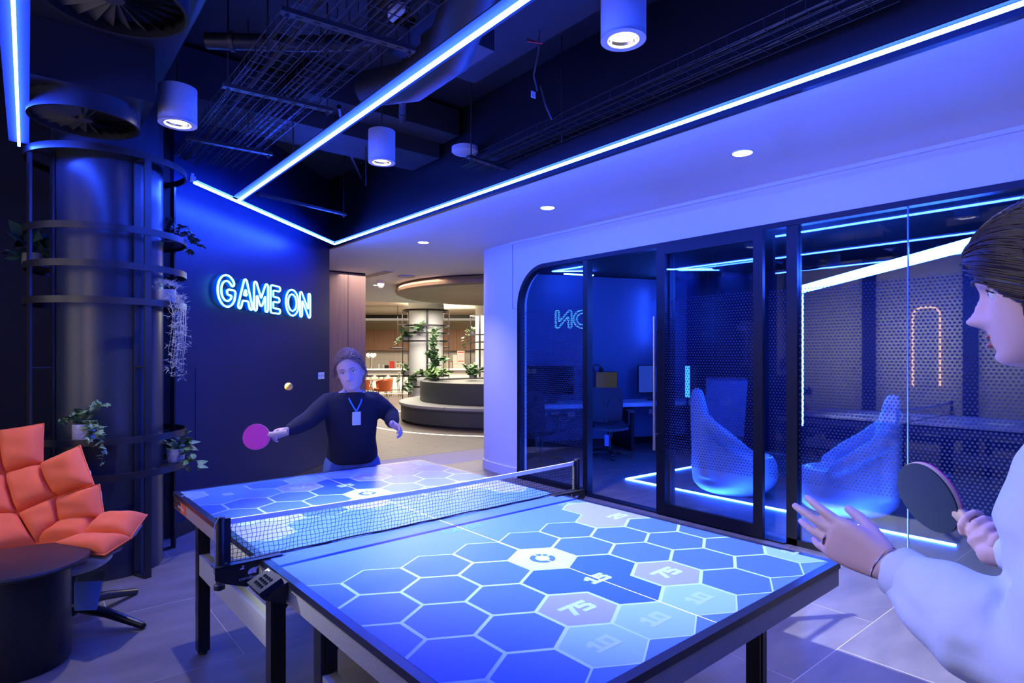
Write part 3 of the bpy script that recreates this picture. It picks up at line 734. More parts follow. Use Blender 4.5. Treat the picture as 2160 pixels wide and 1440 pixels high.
def duct(x0, y0, x1, y1, z0, z1, label): return single('air_duct', MB().box((x0, y0, z0), (x1, y1, z1)), slab, label, 'air duct', 'air ducts')
duct(.95, 1.1, 1.75, 2.5, 3.36, 3.66, 'dark wide air duct behind the red warning triangle')
duct(.1, 3.95, 2.4, 4.45, 3.35, 3.7, 'dark air duct along the sign wall')
duct(1.0, 3.62, 2.4, 3.9, 3.47, 3.7, 'dark air duct above the white ceiling disc')
fx = single('flexible_duct', MB().tube([(.9, 1.3, 3.2), (1.15, 1.9, 3.16), (1.2, 2.4, 3.18), (1.1, 2.8, 3.24)], [.12, .13, .12, .11], 20), service, 'sagging flexible duct behind the middle light strip', 'air duct', smooth=True)
# small ceiling fittings
sp = thing('ceiling_speaker', 'white round ceiling disc behind the right cable tray', 'ceiling disc', (2.32, 3.42, 3.24)); part('disc', MB().lathe([(.10, 0), (.115, .012), (.115, .05)], 36, (2.32, 3.42, 3.24)), whitem, sp, True)
sp = thing('ceiling_speaker', 'white round ceiling disc at the top behind the wider cable tray', 'ceiling disc', (.98, 2.12, 3.36)); part('disc', MB().lathe([(.07, 0), (.085, .012), (.085, .05)], 30, (.98, 2.12, 3.36)), whitem, sp, True)
sl_ = thing('projector', 'dark table projector with a round glass lens just below the middle light strip', 'projector', (1.144, 1.846, 3.08)); part('lens_ring', MB().hoop((1.144, 1.846, 3.08), .062, .05, .012, 30), black, sl_, True); part('lens', MB().ell((1.144, 1.846, 3.115), (.048, .048, .028)), reflector, sl_, True); part('case', MB().box((1.02, 1.70, 3.125), (1.30, 2.0, 3.24)), service, sl_)
tri = thing('warning_tag', 'red triangular tag hanging under the ceiling duct', 'tag', (1.49, 1.62, 3.20))
part('tag', MB().rings([[(1.455, 1.60, 3.19), (1.545, 1.58, 3.20), (1.50, 1.66, 3.245)], [(1.455, 1.604, 3.187), (1.545, 1.584, 3.197), (1.50, 1.664, 3.242)]]), mat('red_tag', (.8, .05, .05), .6), tri)
wl = single('loose_cable', MB().tube([(1.56, 1.62, 3.3), (1.60, 1.68, 3.20), (1.62, 1.74, 3.10), (1.70, 1.80, 3.06), (1.78, 1.86, 3.14), (1.86, 1.9, 3.05), (1.96, 1.95, 3.0), (2.06, 1.98, 3.08)], .006, 6), black, 'loose black cable looping below the red tag', 'cable')
lb = single('paper_label', MB().box((1.78, 1.94, 3.09), (1.815, 1.944, 3.13)), whitem, 'small white paper label on the ceiling wiring', 'label')
for i, (x, y) in enumerate(((.42, .95), (.30, 2.3), (.52, 3.4), (1.0, 3.9), (1.72, 4.1), (2.3, 2.2))):
    single('hanger_rod', MB().cyl((x, y, 3.0), .005, .75, 8), service, ['thin hanger rod beside the near end of the cable trays', 'thin hanger rod between the column spotlight and the cable trays', 'thin hanger rod above the middle support bar', 'thin hanger rod behind the middle light strip', 'thin hanger rod beyond the middle spotlight', 'thin hanger rod near the white ceiling disc'][i], 'rod', 'thin hanger rods')

# ================================================================== TABLE TENNIS TABLE (local frame, corner at the origin)
TB = thing('table_tennis_table', 'blue table tennis table with a projected hexagon game and silver apron', 'table', (0, 0, 0), R(1.0))
def tp(name, mb, m, smooth=False, parent=TB, label=None): return part(name, mb, m, parent, smooth, False, label)
TW, TLn, TZ = 1.525, 2.74, .76
for y0, y1 in ((0, 1.366), (1.374, 2.74)):
    top = tp('tabletop', MB().box((0, y0, TZ-.022), (TW, y1, TZ)), rim)
    yi0 = y0+.028 if y0 == 0 else y0+.0; yi1 = y1-.0 if y0 == 0 else y1-.028
    tp('playing_surface', MB().box((.028, yi0, TZ), (TW-.028, yi1, TZ+.0003)), tabletopm, parent=top)
    tp('centre_line', MB().box((TW/2-.0015, yi0, TZ+.0012), (TW/2+.0015, yi1, TZ+.0013)), lineW, parent=top)
    ap = MB(); z0, z1 = TZ-.082, TZ-.023
    ap.box((.004, y0+.004, z0), (.024, y1-.004, z1)); ap.box((TW-.024, y0+.004, z0), (TW-.004, y1-.004, z1))
    ye = y0+.004 if y0 == 0 else y1-.024
    ap.box((.024, ye, z0), (TW-.024, ye+.02, z1)); ap_ = tp('apron', ap, silver)
    xb = MB()
    for xx in (.40, TW-.40): xb.box((xx-.02, y0+.03, z0+.01), (xx+.02, y1-.03, z1))
    tp('stiffener', xb, black)
# badge on the far left end of the apron
bd = tp('badge', MB().box((.0025, 2.49, TZ-.078), (.004, 2.735, TZ-.028)), black)
tp('badge_band', MB().box((.002, 2.475, TZ-.078), (.0038, 2.58, TZ-.028)), printo, parent=bd)
MY = Matrix(((0, 0, -1, .0018), (-1, 0, 0, 0), (0, 1, 0, 0), (0, 0, 0, 1)))
def side_text(txt, y, z, size, sx, parent, x=.0016):
    M = Matrix(((0, 0, -1, x), (-1, 0, 0, y), (0, 1, 0, z), (0, 0, 0, 1))); me = text_mesh(txt, size, M, printw, sx); return part('lettering', me, printw, parent, False, False)
side_text('cornilleau', 2.57, TZ-.053, .030, 1.2, bd)
# legs and bars
legs = MB()
def leg(x, y, top=TZ-.05):
    l = tp('leg', MB().box((x-.027, y-.027, .018), (x+.027, y+.027, top)).box((x-.012, y-.031, .05), (x+.012, y-.026, top)), legm)
    tp('foot', MB().cyl((x, y, 0), .022, .018, 14), rubf, parent=l)
for x in (.07, 1.455):
    for y in (.27, .96, 1.40, 2.43): leg(x, y)
    tp('side_bar', MB().box((x-.022, .30, .40), (x+.022, .935, .50)), silverb); tp('side_bar', MB().box((x-.022, 1.425, .40), (x+.022, 2.405, .50)), silverb)
    tp('brace', MB().beam((x, 1.0, .50), (x+(.20 if x < .5 else -.20), 1.02, .70), .022, .03), legm); tp('brace', MB().beam((x, 1.42, .52), (x+(.20 if x < .5 else -.20), 1.44, .70), .022, .03), legm)
for y in (.27, .96, 1.40, 2.43): tp('cross_bar', MB().box((.09, y-.02, .60), (1.435, y+.02, .655)), legm)
# hexagon field: projected game image, its light put into the surface colours
HR, HW = .124, .1074
def hexc(i, k): return (.762+(.1074 if i % 2 else 0)+.2148*k, .706-.186*i)
def hexpts(c): return [(c[0]+HR*math.sin(R(60*q)), c[1]+HR*math.cos(R(60*q))) for q in range(6)]
def nbr(i, k, q):      # neighbour across the edge between corner q and q+1 (clockwise from the top)
    e = i % 2
    return [(i-1, k+(1 if e else 0)), (i, k+1), (i+1, k+(1 if e else 0)), (i+1, k-(0 if e else 1)), (i, k-1), (i-1, k-(0 if e else 1))][q]
def clip(poly, lo, hi):
    for ax in (0, 1):
        for lim, sg in ((lo[ax], 1), (hi[ax], -1)):
            out = []
            for a, b in zip(poly, poly[1:]+poly[:1]):
                ia = (a[ax]-lim)*sg >= 0; ib = (b[ax]-lim)*sg >= 0
                if ia: out.append(a)
                if ia != ib: t = (lim-a[ax])/(b[ax]-a[ax]); out.append((a[0]+t*(b[0]-a[0]), a[1]+t*(b[1]-a[1])))
            poly = out
            if not poly: return []
    return poly
def inset(pts, d):
    n = len(pts); out = []
    def ln(q):
        a = pts[q]; b = pts[(q+1) % n]; L = math.hypot(b[0]-a[0], b[1]-a[1]); nx, ny = (b[1]-a[1])/L, -(b[0]-a[0])/L; return nx, ny, nx*a[0]+ny*a[1]+d[q]
    for q in range(n):
        a1, b1, c1 = ln(q-1); a2, b2, c2 = ln(q); D_ = a1*b2-a2*b1; out.append(((c1*b2-c2*b1)/D_, (a1*c2-a2*c1)/D_))
    return out
GR = {}
for k in ((1, -1), (1, 0), (2, 0)): GR[k] = ('15', hexdeep)
for k in ((2, -1), (2, 1)): GR[k] = ('75'+str(k), hexlav)
for k in ((3, -2), (3, -1), (3, 0)): GR[k] = ('10'+str(k), hexpale)
for k in ((3, 3), (3, -4)): GR[k] = ('x'+str(k), hexpale)
for k in ((-1, 2), (-1, 3), (-2, 3)): GR[k] = ('25', hexlav)
GR[(0, 0)] = ('logo', hexline)
FAR = dict(GR)
for k in ((3, 2), (2, 3), (2, 2)): FAR[k] = ('5', hexmid)
for k in ((-1, -4), (-1, -3), (-2, -3)): FAR[k] = ('25b', hexlav)
for k in ((-1, 0), ): FAR[k] = ('sc', hexlav)
def hexfield(far):
    G_ = FAR if far else GR
    fl = (lambda p: (TW-p[0], TLn-p[1])) if far else (lambda p: p)
    cells = [(i, k) for i in range(-1, 4) for k in range(-5, 6)]+[k for k in G_ if k[0] < -1]
    for (i, k) in cells:
        P = hexpts(hexc(i, k)); own = G_.get((i, k), ((i, k), hexfill))
        ins = [0.0 if (G_.get(nbr(i, k, q), (None,))[0] == own[0]) else (.0035 if own[1] in (hexpale,) and G_.get(nbr(i, k, q), (0, 0))[1] == hexpale else .0058) for q in range(6)]
        outer = [(p[0], p[1]) for p in P]
        lo, hi = ((.029, .029), (TW-.029, 1.36))
        a = clip(outer, lo, hi); b = clip(inset(P, ins), lo, hi)
        if len(a) < 3 or len(b) < 3: continue
        mb = MB(); mb.flat([(*fl(p), TZ+.0005) for p in a][::-1]); mb.cur = 1; mb.flat([(*fl(p), TZ+.0008) for p in b][::-1])
        me = mb.mesh('hexagon', [hexline, own[1]]); o = bpy.data.objects.new('hexagon', me); COL.objects.link(o); o.parent = TB
hexfield(False); hexfield(True)
DG = {'0': [[(0, 0), (0, 1), (1, 1), (1, 0), (0, 0)]], '1': [[(.1, .8), (.55, 1), (.55, 0)], [(.1, 0), (1, 0)]], '2': [[(0, .8), (0, 1), (1, 1), (1, .55), (0, 0.02), (1, 0)]], '4': [[(.75, 0), (.75, 1), (0, .3), (1, .3)]],
      '5': [[(1, 1), (0, 1), (0, .55), (.75, .55), (1, .42), (1, .12), (.85, 0), (0, 0)]], '6': [[(.9, 1), (.2, .7), (0, .3), (.1, 0), (.9, 0), (1, .3), (.9, .5), (.1, .5)]], '7': [[(0, 1), (1, 1), (.35, 0)]], '8': [[(.1, .5), (0, .75), (.1, 1), (.9, 1), (1, .75), (.9, .5), (.1, .5), (0, .25), (.1, 0), (.9, 0), (1, .25), (.9, .5)]]}
def number(txt, c, h, m, th, wd=.8, rot=False, gap=.35, parent=TB):
    mb = MB(); w = h*wd; tw = len(txt)*w+(len(txt)-1)*h*gap
    for n_, ch in enumerate(txt):
        for st in DG[ch]:
            pts = [((-tw/2+n_*(w+h*gap)+x*w), (y-.5)*h) for x, y in st]
            for a, b in zip(pts[:-1], pts[1:]):
                dx, dy = b[0]-a[0], b[1]-a[1]; L = math.hypot(dx, dy); dx /= L; dy /= L; e = th/2
                q = [(a[0]-dx*e-dy*e, a[1]-dy*e+dx*e), (a[0]-dx*e+dy*e, a[1]-dy*e-dx*e), (b[0]+dx*e+dy*e, b[1]+dy*e-dx*e), (b[0]+dx*e-dy*e, b[1]+dy*e+dx*e)]
                mb.flat([((c[0]-p[0] if rot else c[0]+p[0]), (c[1]-p[1] if rot else c[1]+p[1]), TZ+.001+.00003*(len(mb.f) % 20)) for p in q][::-1])
    return part('number', mb, m, parent, False, False)
for far in (False, True):
    C_ = (lambda x, y: (TW-x, TLn-y)) if far else (lambda x, y: (x, y))
    number('15', C_(.762, .452), .042, numm, .016, .75, far); number('75', C_(.547, .336), .048, numm, .016, .75, far); number('75', C_(.977, .336), .048, numm, .016, .75, far)
    for x in (.44, .655, .869): number('10', C_(x, .150), .042, numpale, .014, .75, far)
    number('25', C_(1.405, .893), .045, numm, .014, .72, far); number('1', C_(1.492, .166), .045, numpale, .014, .75, far)
    cx, cy = C_(.762, .706); mb = MB()
    for k in range(28):
        a0 = R(55+310*k/28); a1 = R(55+310*(k+1)/28); mb.flat([(cx+r*math.cos(a), cy+r*math.sin(a), TZ+.0011) for r, a in ((.026, a0), (.046, a0), (.046, a1), (.026, a1))])
    mb.flat([(cx+.036*math.cos(R(32))+.010*math.cos(R(30*k)), cy+.036*math.sin(R(32))+.010*math.sin(R(30*k)), TZ+.0011) for k in range(12)])
    part('emblem', mb, hexfill, TB, False, False)
number('5', (.205, 2.49), .045, numm, .016, .75, True); number('25', (.225, 1.84), .045, numm, .014, .72, True)
number('54', (.712, 1.188), .050, numcy, .0035, .62, gap=.18); number('68', (.815, 1.188), .050, numcy, .0035, .62, gap=.18); number('150', (1.385, 1.190), .042, numm, .0032, .55, gap=.2)

# net: posts, clamps, tape, mesh
NZ = .915
nt_ = thing('table_tennis_net', 'black table tennis net with white tape across the blue table', 'net', (0, 0, 0), R(1.0))
def np_(name, mb, m, smooth=False, parent=nt_): return part(name, mb, m, parent, smooth, False)
NY = 1.37
def sag(x): return -.010*math.sin(PI*(x+.12)/1.77)
tp_ = []
for k in range(33): x = -.115+1.76*k/32; z = NZ+sag(x); tp_.append([(x, NY-.003, z-.017), (x, NY-.003, z+.002), (x, NY+.003, z+.002), (x, NY+.003, z-.017)])
np_('tape', MB().rings(tp_), tapem)
nm = MB(); pit = .0155; rn = random.Random(2)
nx = int(1.74/pit)
def wob(x, z): return NY+.004*math.sin(x*23+z*30)+.003*math.sin(x*61)
for k in range(nx+1):
    x = -.105+pit*k; w = .0009
    P = [(x+.004*math.sin(x*40+j*1.1), wob(x, j*.1), (NZ+sag(x)-.015)*(1-j/6)+(TZ+.004)*(j/6)) for j in range(7)]
    for a, b in zip(P[:-1], P[1:]): nm.add([(a[0]-w, a[1], a[2]), (a[0]+w, a[1], a[2]), (b[0]+w, b[1], b[2]), (b[0]-w, b[1], b[2])], [(0, 1, 2, 3)])
for j in range(1, 9):
    f = j/9; P = []
    for k in range(0, nx+1, 2): x = -.105+pit*k; P.append((x, wob(x, f*.6)-.0004, (NZ+sag(x)-.015)*(1-f)+(TZ+.004)*f+.0012*math.sin(x*50+j)))
    for a, b in zip(P[:-1], P[1:]): nm.add([(a[0], a[1], a[2]-.0008), (b[0], b[1], b[2]-.0008), (b[0], b[1], b[2]+.0008), (a[0], a[1], a[2]+.0008)], [(0, 1, 2, 3)])
np_('mesh', nm, netm, parent=nt_)['kind'] = 'stuff'
np_('hem', MB().tube([(-.105+1.74*k/20, wob(-.105+1.74*k/20, .6), TZ+.005) for k in range(21)], .0035, 6), netm)
for sx_, x in ((-1, -.128), (1, 1.653)):
    p_ = np_('post', MB().cyl((x, NY, TZ-.06), .014, NZ-TZ+.07, 20), black, True); np_('post_cap', MB().cyl((x, NY, NZ+.004), .0155, .010, 20), blackm, True, p_)
    np_('sleeve', MB().box((x-sx_*.016-.016, NY-.007, TZ+.01), (x-sx_*.016+.016, NY+.007, NZ+.006)), netm)
    e0 = x-sx_*-.02; pr = [(x+sx_*.025, TZ+.006), (x-sx_*.19, TZ+.004), (x-sx_*.21, TZ+.0018), (x-sx_*.14, TZ+.0012), (x-sx_*.118, TZ+.0), (x-sx_*.118, TZ-.045), (x-sx_*.095, TZ-.078), (x-sx_*.075, TZ-.080), (x-sx_*.01, TZ-.055), (x+sx_*.025, TZ-.035)]
    np_('clamp_plate', MB().rings([[(a, NY-.034, z) for a, z in pr], [(a, NY-.030, z) for a, z in pr]]), black)
    np_('clamp_rail', MB().box((min(x+sx_*.025, x-sx_*.20), NY-.034, TZ+.001), (max(x+sx_*.025, x-sx_*.20), NY+.02, TZ+.006)), black)
    np_('clamp_knob', MB().lathe([(.008, -.075), (.018, -.07), (.018, -.055), (.008, -.05)], 16, (x+sx_*.008, NY-.02, TZ)), rubf, True)
    M = Matrix(((1, 0, 0, x-sx_*.060 if sx_ < 0 else x-.085), (0, 0, -1, NY-.0345), (0, 1, 0, TZ-.030), (0, 0, 0, 1)))
    Mx = M.copy()
    part('lettering', text_mesh('cornilleau', .0150, Matrix.Translation((.025, 0, -.019)) @ M, printw, 1.15), printw, nt_, False, False)
    lg = MB()
    for off in (0, .017):
        A_ = [(-.012+off, -.013), (-.014+off, -.004), (-.007+off, .008), (.008+off, .014), (.022+off, .016), (.012+off, .006), (.008+off, -.005), (.010+off, -.013)]
        lg.flat([M @ Vector((p[0]*.72+.030, p[1]*.72+.002, .0002)) for p in A_])
    part('emblem', lg, printw, nt_, False, False)
    em_ = MB()
    for a, b, r in (((-.052, .004), (-.030, .004), .0009), ((-.048, .007), (-.034, .008), .0016), ((-.042, .010), (-.036, .018), .0012), ((-.036, .018), (-.040, .021), .0012), ((-.036, .012), (-.030, .018), .0014)):
        em_.tube([M @ Vector((a[0]*.7+.030, a[1]*.7+.012, .0006)), M @ Vector((b[0]*.7+.030, b[1]*.7+.012, .0006))], r*.7, 5)
    part('emblem', em_, printw, nt_, False, False)
np_('cord', MB().tube([(-.115, NY-.006, NZ+.012), (-.135, NY-.012, NZ+.018), (-.150, NY-.016, NZ-.01), (-.152, NY-.018, NZ-.10), (-.148, NY-.02, NZ-.13), (-.154, NY-.02, NZ-.16), (-.146, NY-.02, NZ-.19), (-.150, NY-.02, NZ-.23)], .0015, 6), cordm, True)
# score box clipped on the table side
sb_ = thing('score_box', 'dark score box with round keys clipped to the table side by the net', 'controller', (0, 0, 0), R(1.0))
SM = Matrix.Translation((-.052, 1.14, .752)) @ Matrix.Rotation(R(-26), 4, 'Y') @ Matrix.Scale(.72, 4)
part('case', MB().box((-.055, -.085, -.014), (.05, .085, .014), SM), mat('score_box_plastic', (.012, .012, .026), .65, spec=.2), sb_, False, False)
part('bracket', MB().rings([[(-.075, y, .715), (-.005, y, .685), (.002, y, .755), (-.05, y, .735)] for y in (1.09, 1.19)]), black, sb_, False, False)
for i in range(3):
    for j in range(4): part('key', MB().lathe([(.009, .014), (.009, .017), (.006, .0185)], 12).mesh('key', MATS['black_screen']), None, sb_, True, False).matrix_local = SM @ Matrix.Translation((-.030+.022*i, -.045+.026*j, 0))
part('mark', MB().box((.038, .045, .014), (.045, .072, .0146), SM).box((.030, .070, .014), (.047, .076, .0146), SM), printw, sb_, False, False)

# ================================================================== ORANGE ARMCHAIR
ch = thing('armchair', 'orange quilted lounge chair with puffy square cushions beside the black drum table', 'armchair', (-.50, 3.33, 0))
PILL = [
 [(-0.756,3.846,1.034),(-0.560,3.708,1.072),(-0.567,3.614,0.847),(-0.729,3.698,0.799)],
 [(-0.727,3.697,0.793),(-0.569,3.615,0.841),(-0.502,3.435,0.680),(-0.679,3.507,0.595)],
 [(-0.567,3.614,0.847),(-0.401,3.426,0.958),(-0.349,3.258,0.753),(-0.500,3.433,0.677)],
 [(-0.675,3.504,0.592),(-0.495,3.430,0.672),(-0.482,3.344,0.531),(-0.599,3.341,0.452)],
 [(-0.495,3.430,0.672),(-0.325,3.238,0.753),(-0.311,3.151,0.587),(-0.482,3.344,0.531)],
 [(-0.595,3.338,0.452),(-0.478,3.340,0.531),(-0.315,3.204,0.571),(-0.404,3.104,0.493)],
 [(-0.404,3.104,0.493),(-0.310,3.201,0.576),(-0.135,2.956,0.608),(-0.226,2.832,0.529)],
 [(-0.560,3.159,0.453),(-0.404,3.104,0.493),(-0.224,2.830,0.527),(-0.343,2.778,0.478)],
 [(-0.714,3.224,0.456),(-0.570,3.167,0.465),(-0.395,2.950,0.470),(-0.590,3.165,0.440)],
 [(-0.962,3.929,0.982),(-0.760,3.824,1.009),(-0.729,3.698,0.799),(-0.914,3.777,0.764)],
 [(-0.914,3.777,0.764),(-0.727,3.697,0.793),(-0.679,3.507,0.595),(-0.856,3.592,0.576)],
 [(-0.856,3.592,0.576),(-0.677,3.505,0.590),(-0.599,3.341,0.452),(-0.792,3.351,0.440)]]
CHC = Vector((-.25, 2.95, 1.15))
def pillow(q, puff):
    q = [Vector(p) for p in q]; n = (q[1]-q[0]).cross(q[3]-q[0])+(q[3]-q[2]).cross(q[1]-q[2]); n.normalize()
    ctr = sum(q, Vector())/4
    if n.dot(CHC-ctr) < 0: n = -n
    K = 16; mb = MB(); top = []; bot = []
    for i in range(K+1):
        for j in range(K+1):
            u, v = i/K, j/K
            s = 1.012; uu, vv = .5+(u-.5)*s, .5+(v-.5)*s
            # edges pull in a little between the corners
            pin = .022; uu += (.5-uu)*pin*4*vv*(1-vv); vv += (.5-vv)*pin*4*u*(1-u)
            p = q[0]*(1-uu)*(1-vv)+q[1]*uu*(1-vv)+q[2]*uu*vv+q[3]*(1-uu)*vv
            e = max(0, (1-(2*u-1)**4)*(1-(2*v-1)**4))**.55
            e *= 1+.035*math.sin(u*9+v*4+ctr.x*30)+.03*math.sin(v*13-u*5+ctr.y*17)
            top.append(p+n*(puff*e+.004)); bot.append(p-n*(puff*.45*e+.002))
    W = K+1; N = W*W
    f = [(i*W+j, (i+1)*W+j, (i+1)*W+j+1, i*W+j+1) for i in range(K) for j in range(K)]
    fb = [(N+a, N+d, N+c, N+b) for a, b, c, d in f]
    edge = [(i, i+1) for i in range(0)]
    per = [i*W for i in range(W)]+[K*W+j for j in range(1, W)]+[i*W+K for i in range(K-1, -1, -1)]+[j for j in range(K-1, 0, -1)]
    fs = f+fb+[(per[k], N+per[k], N+per[(k+1) % len(per)], per[(k+1) % len(per)]) for k in range(len(per))]
    mb.add(top+bot, fs)
    pp = MB().tube([(top[k]+bot[k])/2 for k in per]+[(top[per[0]]+bot[per[0]])/2], .0045, 6)
    return mb, pp
for k, q in enumerate(PILL):
    mb, pp = pillow(q, .068 if k not in (7, 8) else .055); me = mb.mesh('cushion', orange); me.polygons.foreach_set('use_smooth', [True]*len(me.polygons))
    c = part('cushion', me, orange, ch); part('piping', pp, orange, c, True)
# shell below: follows the back of the cushions
sh = MB()
def back(q, d):
    q = [Vector(p) for p in q]; n = (q[1]-q[0]).cross(q[3]-q[0]).normalized(); c = sum(q, Vector())/4
    if n.dot(CHC-c) < 0: n = -n
    return [c+(p-c)*.78-n*d for p in q], n
for q in PILL:
    b, n = back(q, .030); sh.rings([b, [p-n*.02 for p in b]])
sh.ell((-.48, 3.17, .385), (.22, .26, .065))
part('shell', baked(sh, .014, 10), shellm, ch).data.materials.append(shellm)
part('pedestal', MB().lathe([(.035, 0), (.03, .2), (.09, .26), (.10, .30)], 24, (-.46, 3.20, .07)), legm, ch, True)
for p in ((-.119, 3.50), (-.16, 2.93), (-.78, 2.94), (-.80, 3.50)):
    part('leg', MB().limb([(-.46, 3.20, .12, .030), ((-.46+p[0])/2, (3.2+p[1])/2, .085, .026), (p[0], p[1], .020, .019)], 12), legm, ch, True)
lc = thing('leaflet_pocket', 'clear pocket with a blue leaflet hanging under the orange chair', 'leaflet', (-.40, 3.06, .12))
part('sleeve', MB().rings([[(-.451, 3.10, .325), (-.318, 2.995, .333), (-.352, 3.02, .120), (-.451, 3.10, .115)], [(-.449, 3.103, .325), (-.316, 2.998, .333), (-.350, 3.023, .120), (-.449, 3.103, .115)]]), clearp, lc)
part('leaflet', MB().rings([[(-.450, 3.098, .275), (-.332, 3.005, .280), (-.356, 3.022, .126), (-.450, 3.098, .121)], [(-.4495, 3.099, .275), (-.3315, 3.006, .280), (-.3555, 3.023, .126), (-.4495, 3.099, .121)]]), paperm, lc)

dt = thing('side_table', 'round black drum side table with a wide top in the left corner', 'table', (-.680, 2.871, 0))
part('top', MB().lathe([(.262, .470), (.283, .478), (.287, .488), (.283, .497), (.272, .500), (0.001, .5005)], 72, (-.680, 2.871, 0)), mat('black_table_top', (.018, .016, .018), .40), dt, True)
part('drum', MB().lathe([(.20, 0), (.207, .012), (.207, .466), (.18, .472)], 64, (-.680, 2.871, 0)), mat('black_drum', (.009, .010, .011), .36), dt, True)

# ================================================================== GAME ROOM FURNITURE
def egg_chair(label, loc, rz):
    t = thing('lounge_chair', label, 'chair', loc, rz, 'white moulded lounge chairs in the glass room')
    mb = MB(); n = 40; rs = []
    prof = [(0.0, .19, .02), (.008, .24, 0), (.05, .33, .0), (.12, .395, .005), (.20, .42, .01), (.28, .415, .012), (.36, .40, .012), (.42, .37, .01), (.44, .30, .0), (.40, .18, .0), (.385, .02, 0)]
    for z, r, dx in prof:
        ring = []
        for k in range(n):
            a = 2*PI*k/n; rx = r*1.06; ry = r*.86; x = dx+math.cos(a)*rx; y = math.sin(a)*ry
            q_ = min(1, max(0, (.22-x)/.62)); zz = z+(max(0, z-.12)/.32)*.40*q_**2.0*(1 if r > .3 else .35)           # the sides rise towards the back
            ring.append((x, y, zz))
        rs.append(ring)
    mb.rings(rs)
    # tall tapering back, one continuous moulding
    bk = [(-.26, .20, .32, .15), (-.30, .50, .31, .13), (-.325, .70, .265, .11), (-.35, .90, .19, .09), (-.365, 1.03, .15, .075), (-.37, 1.10, .115, .055), (-.37, 1.13, .05, .03)]
    mb.rings([[(cx+math.cos(2*PI*k/24)*d, math.sin(2*PI*k/24)*w, z) for k in range(24)] for cx, z, w, d in bk])
    # side petals that sweep from the back into the seat
    for s in (-1, 1): mb.limb([(-.30, s*.20, .80, .075), (-.20, s*.29, .69, .075), (-.04, s*.33, .58, .07), (.14, s*.31, .45, .055)], 12)
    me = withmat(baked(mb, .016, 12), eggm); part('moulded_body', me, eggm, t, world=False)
    part('seam', MB().hoop((.02, 0, .165), .418, .004, .02, 60), seamm, t, False, False) if False else None
    return t
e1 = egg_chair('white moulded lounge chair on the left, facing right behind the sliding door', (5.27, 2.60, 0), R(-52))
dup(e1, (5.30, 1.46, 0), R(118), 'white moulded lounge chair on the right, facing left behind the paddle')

def office_chair(label, loc, rz):
    t = thing('office_chair', label, 'chair', loc, rz, 'dark mesh office chairs'); P = lambda *a, **k: part(*a, world=False, **k)
    for k in range(5):
        a = 2*PI*k/5; c, s = math.cos(a), math.sin(a); P('base_spoke', MB().beam((0, 0, .105), (c*.31, s*.31, .075), .04, .03), rubf, t)
        P('castor', MB().rings([[(c*.31-s*y, s*.31+c*y, .03)]*0 or [(c*.31-s*y+c*math.cos(q)*.03, s*.31+c*y+s*math.cos(q)*.03, .03+math.sin(q)*.03) for q in [2*PI*i/14 for i in range(14)]] for y in (-.022, .022)]), rubf, t)
    P('gas_column', MB().cyl((0, 0, .10), .028, .30, 16), rubf, t); P('mechanism', MB().box((-.12, -.09, .38), (.12, .09, .43)), rubf, t)
    st = []
    for i in range(9):
        u = -1+2*i/8; st.append([(.24*math.cos(0)*u*1.0, v*.24, .46+.028*(v*v)+.02*max(0, -u)-.03*max(0, u-.6)*2) for v in [-1+2*j/8 for j in range(9)]])
    top = [p for r in st for p in r]; b = [(x, y, z-.035) for x, y, z in top]
    f = [(i*9+j, (i+1)*9+j, (i+1)*9+j+1, i*9+j+1) for i in range(8) for j in range(8)]; mb = MB().add(top+b, f+[(81+a, 81+d, 81+c, 81+bb) for a, bb, c, d in f]+[(j, j+1, 81+j+1, 81+j) for j in range(8)]+[(72+j+1, 72+j, 81+72+j, 81+72+j+1) for j in range(8)]+[((j+1)*9, j*9, 81+j*9, 81+(j+1)*9) for j in range(8)]+[(j*9+8, (j+1)*9+8, 81+(j+1)*9+8, 81+j*9+8) for j in range(8)])
    P('seat', mb, meshf, t, smooth=True)
    bk = MB(); rows = []
    for i in range(11):
        z = .50+.50*i/10; w = .21+.035*math.sin(PI*i/10*.9); off = -.22-.10*(i/10)**1.5-.03*math.sin(PI*i/10)
        rows.append([(off+.045*(v*v), v*w, z) for v in [-1+2*j/8 for j in range(9)]])
    top = [p for r in rows for p in r]; b = [(x-.012, y, z) for x, y, z in top]; f = [(i*9+j, (i+1)*9+j, (i+1)*9+j+1, i*9+j+1) for i in range(10) for j in range(8)]
    bk.add(top+b, f+[(99+a, 99+d, 99+c, 99+bb) for a, bb, c, d in f]); P('backrest', bk, meshf, t, smooth=True)
    P('back_frame', MB().tube([(-.18, -.05, .42), (-.27, -.03, .60), (-.29, -.015, .74), (-.33, -.15, .93)], .014, 8).tube([(-.18, .05, .42), (-.27, .03, .60), (-.29, .015, .74), (-.33, .15, .93)], .014, 8), rubf, t, smooth=True)
    for s in (-1, 1):
        P('armrest', MB().box((-.12, s*.30-.045, .66), (.14, s*.30+.045, .69)), rubf, t); P('arm_post', MB().tube([(-.05, s*.22, .43), (-.06, s*.30, .47), (-.04, s*.30, .66)], .018, 8), rubf, t, smooth=True)
    return t
oc = office_chair('dark office chair facing the glass, seen through the open doorway', (6.02, 5.00, 0), R(-130))
tag_ = single('chair_tag', MB().box((5.78, 4.80, .20), (5.782, 4.88, .36)), paperm, 'blue paper tag hanging from the office chair in the doorway', 'tag')
dup(oc, (4.93, 5.28, 0), R(10), 'dark office chair behind the dotted glass beside the white wall')

